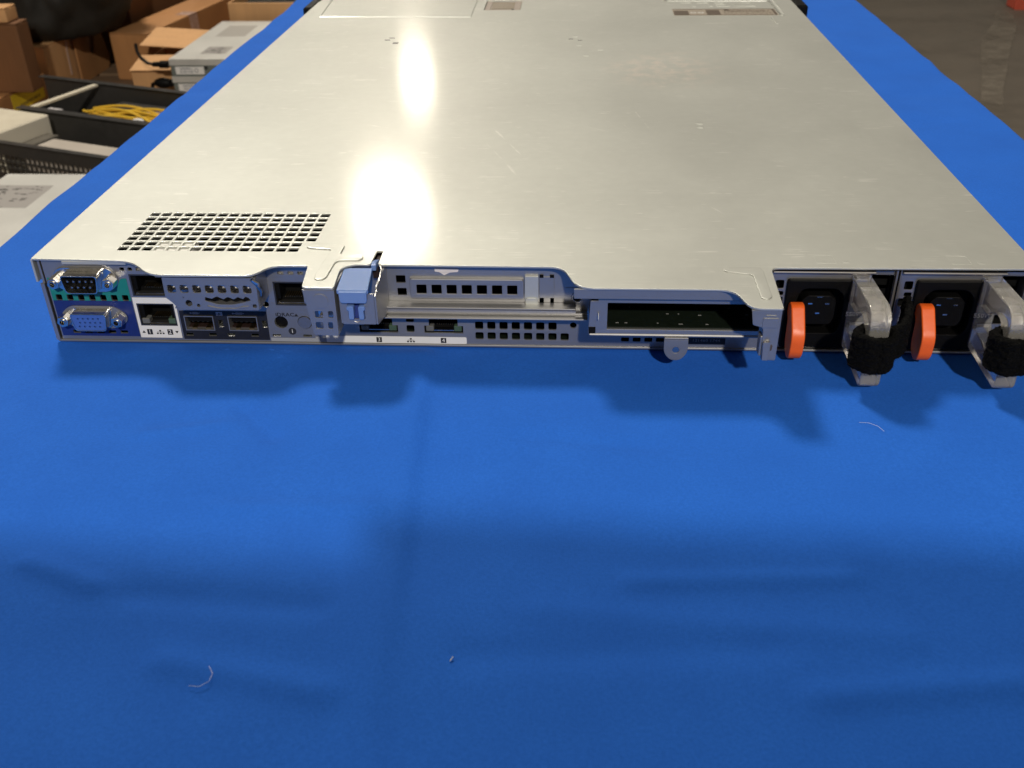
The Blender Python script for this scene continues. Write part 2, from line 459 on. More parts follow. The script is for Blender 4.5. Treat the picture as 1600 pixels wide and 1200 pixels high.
# rear panel ----------------------------------------------------------
H = []
H += [circ(9.4, 31.9, 2.9), circ(34.4, 31.9, 2.9)] if False else []
H.append(fillet([(12.6, 36.6, 1.5), (31.4, 36.6, 1.5), (30, 27.6, 1.5), (14, 27.6, 1.5)]))
H.append(fillet([(13.8, 17, 1.5), (28.6, 17, 1.5), (27.4, 8.8, 1.5), (15, 8.8, 1.5)]))
teal_h = [rrect(7.1 + 5.13*i, 22.9, 2.9, 3.0, .5) for i in range(7)]
navy_h = [rrect(11.0 + 5.6*i, 5.4, 3.6, 1.7, .4) for i in range(5)]
H += teal_h + navy_h
H.append(rrect(50.8, 14.6, 17.2, 11.4))
H.append(rrect(49.9, 29.3, 16.4, 10.8))
for x in (39.4, 43.0, 46.8, 50.4): H.append(rrect(x, 37.2, 2.0, 1.6, .3))
H.append(rrect(70.0, 10.8, 13.8, 7.6)); H.append(rrect(90.2, 10.8, 13.8, 7.6))
for x in (79.6, 99.9): H.append(rrect(x, 10.4, 2.2, 3.7, .3))
usbs = [rrect(x, 4.6, 3.6, 1.6, .3) for x in (64.1, 74.9, 83.6, 94.6)]
H += usbs
H.append(rrect(113.9, 25.9, 14.8, 11.8))
for x in (110.7, 115.3, 119.7): H.append(rrect(x, 36.1, 2.6, 1.5, .4))
H += [circ(107.7, 11.4, 3.1, 20), circ(118.6, 11.5, 3.3, 20), circ(101.9, 20.4, 1.5)]
H += [rrect(104.8, 4.6, 4, 1.2, .3), rrect(119, 4.6, 4, 1.2, .3)]
def rjhole(x0, x1):
    return [(x0, 6.9), (x1, 6.9), (x1, 10.6), (x1-2.4, 10.6), (x1-2.4, 16.2), (x0+2.2, 16.2), (x0+2.2, 10.6), (x0, 10.6)]
H += [rjhole(143.4, 161.0), rjhole(173.0, 190.6)]
for z in (14.2, 9.0): H.append(rrect(166.7, z, 3.6, 3.5, .7))
for i in range(7): H.append(rrect(197.9 + 5.49*i, 11.1, 3.7, 3.8, .7))
for i in range(8): H.append(rrect(197.9 + 5.49*i, 5.8, 3.7, 3.6, .7))
H.append(circ(240.1, 11.7, 1.5))
for i in range(4): H.append(rrect(263.4 + 5.2*i, 4.9, 3.5, 2.0, .3))
H += [rrect(164.1, 33.7, 4.2, 3.6, .3), rrect(164.3, 27.6, 4.1, 3.5, .3)]
H.append(circ(241.7, 25.9, 1.9))
H.append(rrect(193.2, 30.0, 48.6, 8.4, 1))
H += [rrect(226.0, 23.6, 1.9, 3.2, .3), rrect(230.6, 23.6, 1.6, 3.2, .3)]
H.append(rrect(284, 27.6, 72, 17))
p = MB()
p.pxz([(3.3, 1.3), (323, 1.3), (323, 41.6), (3.3, 41.6)], H, 0, 1.0, .06)
panel = p.build('rear_panel', STEEL, server)
q = MB(); q.cyl((118.6, -.4, 11.5), (118.6, 3, 11.5), 3.0, n=20); q.build('plug', STEEL_DK, panel)
q = MB(); q.pxz(circ(241.7, 25.9, 2.7, 24), [circ(241.7, 25.9, 1.9, 24)], -.7, -.27, .15); q.build('boss_ring', STEEL, panel)
q = MB(); q.pxz(rrect(241.7, 24, 11, 13, 1.0), [circ(241.7, 25.9, 1.9, 24)], -.25, -.02, .1); q.build('boss_plate', STEEL, panel)
# printed labels on the panel
g = MB(); g.pxz(fillet([(3.9, 21.4), (40.3, 21.4), (40.4, 32.6), (37.6, 32.6, 2), (35.6, 28.6, 2), (32, 27.4, 1), (30.2, 26.2, 1), (14, 26.2, 1), (12, 27.6, 1), (8.4, 29, 1.5), (6.2, 32.6, 1), (3.9, 32.6)]),
    teal_h, -.16, -.03)
gl = g.build('serial_port_label', GREEN, panel)
t = MB(); t.textp('IOIOI', 3.0, 8.1, 27.0, -.19, .02); t.build('serial_mark', simple('faint_teal_ink', (.03, .28, .25), .5), gl)
g = MB(); g.pxz([(3.9, 3.2), (40.6, 3.2), (40.3, 21.3), (3.9, 21.3)], navy_h + [fillet([(13.8, 17, 1.5), (28.6, 17, 1.5), (27.4, 8.8, 1.5), (15, 8.8, 1.5)])], -.16, -.03)
nl = g.build('video_port_label', NAVY, panel)
g = MB(); g.pxz(circ(8.0, 9.0, 1.5), [circ(8, 9, 1.25)], -.2, -.17); g.box(7.3, 8.7, -.2, -.17, 8.4, 9.6)
g.build('video_mark', simple('faint_blue_ink', (.05, .10, .34), .5), nl)
def net_icon(mb, x, z, y, s=1.0):
    mb.box(x-.55*s, x+.55*s, y, y+.03, z+.5*s, z+1.4*s); mb.box(x-1.9*s, x+1.9*s, y, y+.03, z-.05*s, z+.2*s); mb.box(x-.12*s, x+.12*s, y, y+.03, z+.2*s, z+.5*s)
    for k in (-1.7, 0, 1.7): mb.box(x+k*s-.55*s, x+k*s+.55*s, y, y+.03, z-1.3*s, z-.4*s)
def tri(mb, x, z, y, s, up):
    k = 1 if up else -1
    mb.pxz([(x-s, z-s*.7*k), (x+s, z-s*.7*k), (x, z+s*.8*k)][::k], [], y, y+.03)
g = MB(); g.pxz([(40.9, 2.7), (60.3, 2.7), (60.6, 23.2), (40.9, 23.2)], [rrect(50.8, 14.6, 17.2, 11.4)], -.16, -.03)
g.mi = 1
g.box(44.4, 46.9, -.2, -.17, 4.3, 7.1); g.box(53.9, 56.4, -.2, -.17, 4.3, 7.1); net_icon(g, 50.5, 5.6, -.2, .8)
tri(g, 42.8, 5.7, -.2, .85, True); tri(g, 58.3, 5.7, -.2, .85, False)
g.mi = 2; g.textp('1', 2.9, 45.6, 5.7, -.24, .02); g.textp('2', 2.9, 55.1, 5.7, -.24, .02)
g.build('port_number_label', [WHITE, INK, WHITE], panel)
g = MB(); g.pxz([(61.2, 2.2), (101.3, 2.2), (101.6, 16.8), (61.2, 16.8)], [rrect(70.0, 10.8, 13.8, 7.6), rrect(90.2, 10.8, 13.8, 7.6)] + [rrect(x, 10.4, 2.2, 3.7, .3) for x in (79.6, 99.9)] + usbs, -.16, -.03)
ul = g.build('usb_label', BLACKP, panel)
g = MB()
for x, w in ((68.6, 4.2), (88.6, 5.2)):
    g.box(x-w/2, x+w/2, -.2, -.17, 15.55, 15.8); g.box(x-w/4, x+w/2-.8, -.2, -.17, 16.0, 16.2); g.box(x-w/4, x+w/3, -.2, -.17, 15.15, 15.35)
    g.pxz(circ(x-w/2, 15.7, .35, 10), [], -.2, -.17)
g.box(78.2, 81.2, -.2, -.17, 14.6, 16.4)
g.mi = 1; tri(g, 79.7, 15.5, -.23, .7, True)
g.build('usb_mark', [simple('grey_ink', (.35, .35, .37), .5), INK], ul)
g = MB(); g.pxz([(101.9, 1.6), (127.4, 1.6), (127.4, 4.2), (122.6, 4.2), (122.6, 3.4), (101.9, 3.4)], [], -.12, -.03); g.build('grey_label_strip', GREYL, panel)
g = MB(); g.pxz(fillet([(127.6, 1.5), (192, 1.5, .6), (192, 4.9, .8), (127.6, 4.9)]), [], -.16, -.03)
g.mi = 1; g.box(150.7, 153.2, -.2, -.17, 1.9, 4.5); g.box(180.2, 182.7, -.2, -.17, 1.9, 4.5); net_icon(g, 166.5, 3.1, -.2, .8)
g.mi = 2; g.textp('3', 2.7, 151.95, 3.2, -.24, .02); g.textp('4', 2.7, 181.45, 3.2, -.24, .02)
g.build('port_number_label', [WHITE, INK, WHITE], panel)
g = MB(); g.textp('iDRAC', 2.5, 109.9, 15.3, -.06, .03, 1.18, .05); tri(g, 115.1, 15.2, -.09, .95, True)
g.pxz(circ(112.3, 6.9, 1.8, 20), [], -.1, -.03); g.mi = 1; g.textp('i', 2.9, 112.3, 7.0, -.14, .03, 1.4)
g.build('management_port_mark', [INK, PALEINK], panel)
g = MB(); g.pxz(rrect(299.2, 4.6, 17.4, 3.2, .3), [], -.16, -.03); g.mi = 1; g.textp('121460 1744', 1.9, 299.4, 5.0, -.2, .02, 1.25)
g.build('asset_strip', [BLACKP, simple('dim_grey_ink', (.22, .22, .22), .5)], panel)
g = MB(); g.pxz(fillet([(179.3, 39.3), (190, 39.1, .5), (189.6, 37.5, .5), (186, 37.2, .6), (183.4, 35.8, .4), (181.6, 37.3, .6), (179.4, 37.6, .4)]), [], -.3, -.03, .05)
g.build('torn_sticker', simple('torn_white_paper', (.72, .66, .63), .7), panel)

# ports ---------------------------------------------------------------
def cavity(mb, x0, x1, z0, z1, depth, th=.5, y0=.2):
    mb.box(x0, x1, y0, depth, z0, z0+th); mb.box(x0, x1, y0, depth, z1-th, z1)
    mb.box(x0, x0+th, y0, depth, z0+th+.01, z1-th-.01); mb.box(x1-th, x1, y0, depth, z0+th+.01, z1-th-.01)
    mb.box(x0+th, x1-th, depth, depth+.5, z0+th, z1-th)

def rj45(name, x0, x1, z0, z1, leds=True, shield=True, label=None):
    m = MB(); cavity(m, x0, x1, z0, z1, 13, .6, -.1 if shield else 1.1)
    o = m.build(name, SOCKET if shield else DARKIN, server)
    m = MB(); m.box(x0+.8, x1-.8, 4.5, 12.8, z0+.8, z0+2.6); m.box(x0+.8, x0+2.4, 1.2, 12.6, z0+2.7, z1-.8); m.box(x1-2.4, x1-.8, 1.2, 12.6, z0+2.7, z1-.8)
    m.box(x0+2.6, x1-2.6, 9, 12.6, z0+2.8, z1-.8)
    m.build('socket_insert', DARKIN, o)
    m = MB()
    for k in range(8):
        x = (x0+x1)/2 - 3.6 + k*1.02
        m.box(x, x+.42, 3.4, 8.4, z0+2.7, z0+3.1)
    m.build('contact_row', GOLD, o)
    m = MB(); m.box(x0+1, x1-1, 1.0, 1.4, z0+.7, z0+1.1); m.build('lower_spring', CHROME, o)
    if leds:
        for s in (0, 1):
            m = MB(); a = x0+.7 if s == 0 else x1-4.2
            m.box(a, a+3.5, .3, 4.2, z0+.7, z0+3.4, .3)
            m.build('indicator_light', simple('milky_led_lens' if s == 0 else 'greenish_led_lens', (.13, .13, .12) if s == 0 else (.06, .10, .065), .3), o)
    return o
rj45('ethernet_port', 42.2, 59.4, 8.9, 20.3)
rj45('ethernet_port', 41.8, 58.1, 23.9, 34.7, False)
rj45('ethernet_port', 106.6, 121.2, 20.1, 31.8, False)
rj45('ethernet_port', 143.4, 161.0, 6.9, 16.2, True, False)
rj45('ethernet_port', 173.0, 190.6, 6.9, 16.2, True, False)
for o_x in (143.4, 173.0):
    pass

def dsub(name, cx, cz, female):
    root_m = MB()
    root_m.pxz(fillet([(cx-14.8, cz+1.5, 2), (cx-12.4, cz+4.8, 2), (cx-9.6, cz+6.0, 1), (cx+9.6, cz+6.0, 1), (cx+12.4, cz+4.8, 2), (cx+15.0, cz+1.5, 2), (cx+15, cz-1.5, 2), (cx+12.4, cz-4.4, 2), (cx+9, cz-6.0, 1.5), (cx-9, cz-6.0, 1.5), (cx-12.4, cz-4.4, 2), (cx-15, cz-1.5, 2)]) if not female else
        fillet([(cx-14.9, cz+1.6, 2), (cx-12.4, cz+4.2, 2), (cx-9.4, cz+5.8, 2), (cx+9.4, cz+5.8, 2), (cx+12.4, cz+4.2, 2), (cx+15.6, cz+1.6, 2), (cx+15.6, cz-1.6, 2), (cx+12.4, cz-4.0, 2), (cx+8.6, cz-5.6, 1.5), (cx-8.6, cz-5.6, 1.5), (cx-12.4, cz-4.0, 2), (cx-14.9, cz-1.6, 2)]), [], -1.0, -.2, .15)
    o = root_m.build(name, CHROME if not female else STEEL, server)
    def dshape(w, h, k=1.2, r=1.6):
        return fillet([(cx-w/2, cz+h/2, r), (cx-w/2+k, cz-h/2, r), (cx+w/2-k, cz-h/2, r), (cx+w/2, cz+h/2, r)])
    m = MB(); m.pxz(dshape(16.9, 8.6), [dshape(16.1, 7.8)], -6.4, -1.02, .12)
    m.pxz(dshape(18.4, 10.0, 1.3, 2), [dshape(16.96, 8.66)], -1.6, -1.02, .1)
    m.build('shell', CHROME, o)
    if female:
        m = MB()
        hol = []
        for j, zz in enumerate((1.9, -.1, -2.1)):
            for i in range(5): hol.append(circ(cx - 4.9 + i*2.35 + (.6 if j == 1 else 0), cz + zz, .5, 10))
        m.pxz(dshape(16.0, 7.7), hol, -6.1, -1.1, .05)
        ins = m.build('pin_block', VGABLUE, o)
        m = MB(); m.pxz(dshape(15.4, 7.2), [], -4.8, -4.5); m.build('hole_floor', DARKIN, o)
    else:
        m = MB(); m.pxz(dshape(16.0, 7.7), [], -1.9, -1.1, .05); m.build('pin_block', DARKIN, o)
        m = MB()
        for i in range(5): m.cyl((cx-5.5+i*2.75, -5.8, cz+1.45), (cx-5.5+i*2.75, -1.9, cz+1.45), .52, n=10); m.ball((cx-5.5+i*2.75, -5.8, cz+1.45), .52, 1)
        for i in range(4): m.cyl((cx-4.1+i*2.75, -5.8, cz-1.4), (cx-4.1+i*2.75, -1.9, cz-1.4), .52, n=10); m.ball((cx-4.1+i*2.75, -5.8, cz-1.4), .52, 1)
        m.build('pin', CHROME, o)
    for s in (-1, 1):
        x = cx + s*12.5
        m = MB()
        hexa = [(x + 2.75*math.cos(R(60*k+15)), cz + 2.75*math.sin(R(60*k+15))) for k in range(6)]
        m.pxz(hexa, [circ(x, cz, 1.1, 12)], -6.0, -1.05, .25)
        m.pxz(circ(x, cz, 1.7, 16), [circ(x, cz, 1.1, 12)], -6.6, -6.02, .1)
        m.build('jack_screw', CHROME, o)
    return o
dsub('serial_port', 21.7, 32.2, False)
dsub('video_port', 21.3, 13.2, True)

def usb(x):
    m = MB(); cavity(m, x-6.8, x+6.8, 7.1, 14.5, 13, .4, -.9)
    o = m.build('usb_port', STEEL, server)
    m = MB(); m.box(x-5.6, x+5.6, .8, 12.8, 11.0, 12.8); m.build('tongue', DARKIN, o)
    m = MB()
    for k in range(4): m.box(x-4+k*2.3, x-3+k*2.3, .9, 9, 10.75, 10.98)
    for s in (-1, 1): m.box(x+s*3.2-1.1, x+s*3.2+1.1, .4, 5, 7.6, 8.1)
    m.build('contact', GOLD, o)
    m = MB(); m.box(x-6.3, x+6.3, 1.6, 12.6, 7.55, 7.9); m.build('shell_floor', INNER, o)
usb(70.0); usb(90.2)
# identification buttons
m = MB(); m.cyl((107.7, 1.6, 11.4), (107.7, 6, 11.4), 3.0, n=20); m.build('identification_button', BLACK, server)

# memory card block under the lid -----------------------------------------
m = MB()
hh = [rrect(66.9 + 5.53*i, 35.2, 3.7, 3.7, .9) for i in range(7)]
hh += [circ(73.3, 28.4, 1.5), circ(77.4, 27.3, .8, 10), rrect(102.2, 27.3, 1.7, 1.6, .3)]
slot = fillet([(80.6, 29.6, .5), (84, 28.6, 1), (86.5, 27.9, 2), (93, 27.9, 2), (97, 28.9, 1), (100.8, 29.9, .5), (100.4, 31.0, .5), (98.8, 31.8, .3), (97.6, 30.6, .3), (95.4, 31.6, .5), (93.4, 30.4, .3), (91, 31.6, .5), (89, 30.4, .3), (86.2, 31.8, .5), (83.8, 30.6, .3), (81, 31.4, .4)])
hh.append(slot)
m.pxz(fillet([(63.6, 40.6), (63.4, 31, .6), (66, 28.6, .6), (68.6, 25.0, .8), (104, 25.2, .8), (104.4, 40.6)]), hh, -15, -14.2, .08)
m.box(103.4, 104.3, -14.1, -.1, 25.4, 40.6); m.box(63.6, 64.4, -14.1, -.1, 31, 40.6); m.box(66.4, 103.3, -14.1, -.1, 25.2, 25.9)
m.box(64.6, 103.2, -14.1, -12.5, 40.0, 41.6)
blk = m.build('memory_card_bay', STEEL, server)
m = MB()
m.box(64.8, 103, -12.6, -11.8, 35.7, 36.7); m.box(64.8, 103, -12.0, -11.0, 33.3, 35.2)
m.build('inner_rail', CHROME, blk)
m = MB(); m.pxz(fillet([(81.4, 27.4, .4), (85, 26.6, .8), (87, 26.2, 1), (94, 26.2, 1), (97, 27.2, .8), (99.5, 27.4, .3), (99.5, 26.6), (96, 26.1), (85, 25.9), (81.4, 26.4)]), [], -15.4, -15.02, .1); m.build('card_lip', STEEL, blk)
m = MB(); m.textp('x', 1.6, 71.4, 31.3, -15.04, .03); m.build('bay_mark', INK, blk)
m = MB(); m.tube([(103.2, -16.4, 40.6), (104.8, -15.4, 38.4), (105.2, -13.2, 34.2), (104.4, -12, 31)], [.8, 1.1, 1.0, .7], 8); m.build('bent_tab', CHROME, blk)

# rib bracket beside the blue latch -------------------------------------------
m = MB()
m.pxz(fillet([(127.8, 41.7), (128.6, 37, 1.5), (130.4, 20.6, 1), (141, 20.2, 1), (141.2, 41.7)]), [rrect(133.6, 30.4, 3.3, 3.2, .6), rrect(138.6, 30.4, 2.1, 3.2, .6), rrect(133.3, 25.2, 3.2, 3.1, .6), rrect(138.0, 25.2, 2.0, 3.1, .6)], -27.8, -27.0, .12)
m.box(140.3, 141.1, -26.9, -.1, 20.4, 41.6)
m.pyz(fillet([(-26.9, 41.6), (-26.9, 34, 2), (-4, 38, 2), (-1, 41.6)]), [], 127.9, 128.6)
cb = m.build('cover_bracket', STEEL, server)
q = MB(); q.pxz(circ(134.9, 36.6, 3.4, 24), [], -28.05, -27.82, .1); q.build('pressed_dimple', STEEL, cb)
m = MB()
m.mi = 0; m.cyl((133.2, -22, 25.2), (133.2, -19, 25.2), 1.9, n=10); m.cyl((137.8, -22, 30.4), (137.8, -19, 30.4), 1.6, n=10)
m.box(131, 140, -19, -18, 22, 36)
m.build('inner_springs', CHROME, server)

# blue latch and its carrier -----------------------------------------------------
m = MB()
m.pxz(fillet([(143.2, 25.4, .6), (157.3, 25.4, .6), (157.3, 39.6), (143.2, 39.6)]), [rrect(149.4, 32.0, 7.0, 8.2, .3)], -26.8, -26.0, .1)
m.pyz(fillet([(-26.8, 25.4, .5), (-1, 18.6), (-1, 41.2, 1), (-22, 41.2, 2), (-24.5, 39, 1.5), (-26.8, 38.6)]), [], 157.4, 158.2, .1)
m.box(142.4, 143.1, -25.9, -.2, 25.4, 39.6)
car = m.build('riser_latch_carrier', STEEL, server)
m = MB(); m.tube([(158, -24, 39.4), (158, -16, 41.0), (157.8, -9, 42.2), (156.4, -5, 43.0)], .5, 6); m.build('carrier_edge', CHROME, car)
m = MB()
lt = fillet([(141.2, -7.6, 1), (143.2, -6.4, 1), (153.4, -6.2, 1), (155.3, -27.9, .4), (142.2, -27.9, .4)])
m.pxy(lt, [], 40.0, 41.9, .3)
m.pxz(fillet([(143.1, 41.5, .4), (143.5, 36.3, 1.4), (154.6, 36.3, 1.4), (154.9, 41.5, .4)]), [], -29.0, -27.2, .3)
m.pyz([(-7, 43.5), (-5, 44.2), (2.0, 42.0), (2.0, 41), (-7, 41)], [], 153.1, 155.1, .15)
la = m.build('riser_latch', LATCH, server)
for a, b_ in ((145.6, 148.6), (150.4, 153.3)):
    m = MB(); m.pxz(fillet([(a+.6, 28.3, .6), (b_-.2, 28.3, .6), (b_, 34.6, 1.2), (a, 34.6, 1.2), (a, 32.6, .6), (a+.7, 32.4)] if a < 149 else [(a+.2, 28.3, .6), (b_-.6, 28.3, .6), (b_-.7, 32.4), (b_, 32.6, .6), (b_, 34.6, 1.2), (a, 34.6, 1.2)]), [], -28.2, -25, .3); m.build('prong', LATCH, la)
m = MB(); m.box(145, 154, -24.4, -24, 27, 36.2); m.build('latch_back', LATCH_DK, la)
m = MB(); m.tube([(148.2, -26.85, 26.9), (149.4, -26.85, 26.4), (150.6, -26.85, 26.9)], .18, 6); m.build('stamped_arrow', STEEL_DK, car)
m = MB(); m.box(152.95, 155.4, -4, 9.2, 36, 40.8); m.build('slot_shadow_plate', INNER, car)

# upper expansion slot -------------------------------------------------------------
m = MB()
hh = [rrect(173.3 + 6.65*i, 29.8, 4.3, 4.2, .35) for i in range(7)]
m.pxz(rrect(193.2, 30.0, 50.0, 9.6, 1.2), hh, -1.9, -.9, .35)
m.box(168.3, 218.1, -.88, -.05, 25.3, 26.1); m.box(168.3, 218.1, -.88, -.05, 33.9, 34.7)
s1 = m.build('expansion_slot_cover', STEEL, server)
m = MB(); m.pxz(fillet([(218.7, 21.9, .6), (224.6, 21.9, .6), (224.6, 36.2, .3), (218.7, 36.2, .3)]), [], -1.4, -.05, .15); m.pxz(fillet([(218.9, 22.1, .6), (224.4, 22.1, .6), (224.4, 26.0, 1.8), (218.9, 26.0, 1.4)]), [], -2.0, -1.42, .2)
m.build('slot_tab', LID, s1)
m = MB(); m.box(225, 231.5, -.35, -.05, 25.4, 35.6, .1); m.build('slot_gap_plate', STEEL, s1)
m = MB()
for x0, x1 in ((225.1, 226.8), (229.6, 231.4)): m.box(x0, x1, -.5, -.06, 35.2, 36.6)
m.build('gap_notch', DARKIN, s1)
m = MB()
m.box(155.6, 241, -6.2, -.05, 22.2, 23.0, .25); m.box(155.6, 241, -6.2, -5.6, 20.6, 22.1)
m.box(156.8, 246.2, -9.4, -.05, 18.9, 19.7, .25); m.box(156.8, 246.2, -5.5, -4.9, 19.8, 20.6)
m.build('riser_ledge', STEEL, server)

# lower expansion slot ----------------------------------------------------------------
m = MB()
m.pxz(fillet([(246.2, 18.6, 1.2), (320, 18.4, .6), (320, 36.6, .5), (250.2, 36.6), (250.2, 34.9), (247, 34.9, .6)]), [fillet([(254.2, 21.7, .4), (317.5, 21.6, .4), (317.5, 33.9, .4), (254.2, 33.9, .4)])], -21.2, -20.2, .3)
m.box(254.2, 317.5, -20.1, 40, 20.6, 21.5); m.box(254.2, 317.5, -20.1, 30, 34.0, 34.8)
m.box(253.2, 254.1, -20.1, 40, 21.6, 33.9); m.box(317.6, 318.5, -20.1, 40, 21.6, 33.9)
m.box(254.2, 317.4, 40.1, 41, 21, 34.5)
m.box(247, 320, -20.1, -.2, 18.8, 19.6)
m.tube([(247, -20.9, 19.0), (320, -20.9, 18.9)], .75, 8)
s2 = m.build('expansion_slot_frame', STEEL, server)
m = MB(); m.box(254.6, 317, -19.6, 38, 21.55, 22.1)
sp = m.build('riser_board', PCB, s2)
m = MB()
for k in range(13):
    x = random.uniform(258, 314); y = random.choice((-17.2, -16.6, -9, -8, -2, 3))
    m.box(x, x+random.uniform(.5, 2.0), y, y+.6, 22.12, 22.2)
m.build('board_print', simple('dim_board_print', (.26, .26, .25), .5), sp)
m = MB(); m.textp('2', 7.2, 0, 0, 0, .12); mm = Matrix.Translation((250.4, -21.3, 28.6)) @ Matrix.Rotation(R(90), 4, 'X') @ Matrix.Rotation(R(90), 4, 'Z')
m.bm.transform(mm); m.build('embossed_number', PALEINK, s2)
m = MB(); m.box(247.3, 249.9, -21.0, -20.4, 35, 36.5); m.box(246.5, 249.4, -21.4, -21.22, 19.4, 22.6); m.build('frame_notch', DARKIN, s2)
m = MB()
m.pxz(fillet([(278.5, 17.4), (288.6, 17.4), (288.6, 11, 4.9), (285.6, 7.4, 3), (281.6, 7.4, 3), (278.5, 11, 4.9)]), [circ(283.6, 12.4, 1.5)], -22.2, -21.3, .2)
m.box(278.5, 288.6, -22.2, -19.6, 17.45, 18.3, .2)
m.build('screw_tab', STEEL, s2)
m = MB(); m.cyl((283.6, -21.9, 12.4), (283.6, -20, 12.4), 1.4, n=12); m.build('screw', CHROME, s2)
# bracket at the end of the lower slot
m = MB()
m.pxz(fillet([(309.6, 41.7), (310.6, 35, 1), (314.8, 34, 1.5), (315.4, 19.2, .8), (321.2, 19.0, .8), (321.4, 41.7)]), [], -41.2, -40.2, .25)
m.box(320.5, 321.4, -40.1, -.2, 19.2, 41.7)
m.pxz(fillet([(315.2, 28, 1), (318.0, 28.4, .6), (318, 19.6, .4), (315.6, 19.6, .4)]), [], -42.4, -41.25, .3)
m.box(314.2, 315.2, -41, -36, 21, 30, .3)
bk = m.build('slot_bracket', STEEL, server)
m = MB(); m.pxz(rrect(317.4, 36.2, 6.2, 4.4, .5), [], -41.5, -41.22, .12); m.box(315.4, 319.2, -41.5, -41.3, 39.2, 39.5); m.build('bracket_emboss', STEEL, bk)
m = MB(); m.pxz(fillet([(318.6, 26.6, .3), (319.4, 26.0, .3), (319.2, 24.0, .3), (318.5, 23.4, .3)]), [], -41.35, -41.21); m.box(316.2, 317.9, -42.5, -42.42, 28.2, 28.6); m.build('scuff', simple('brown_scuff', (.08, .06, .05), .6), bk)
m = MB(); m.box(240, 308, -24.2, -23.4, 37.2, 41.7, .2); m.box(243, 309, -23.3, -.2, 37.2, 38.0); m.build('cover_return', STEEL, top_cover)

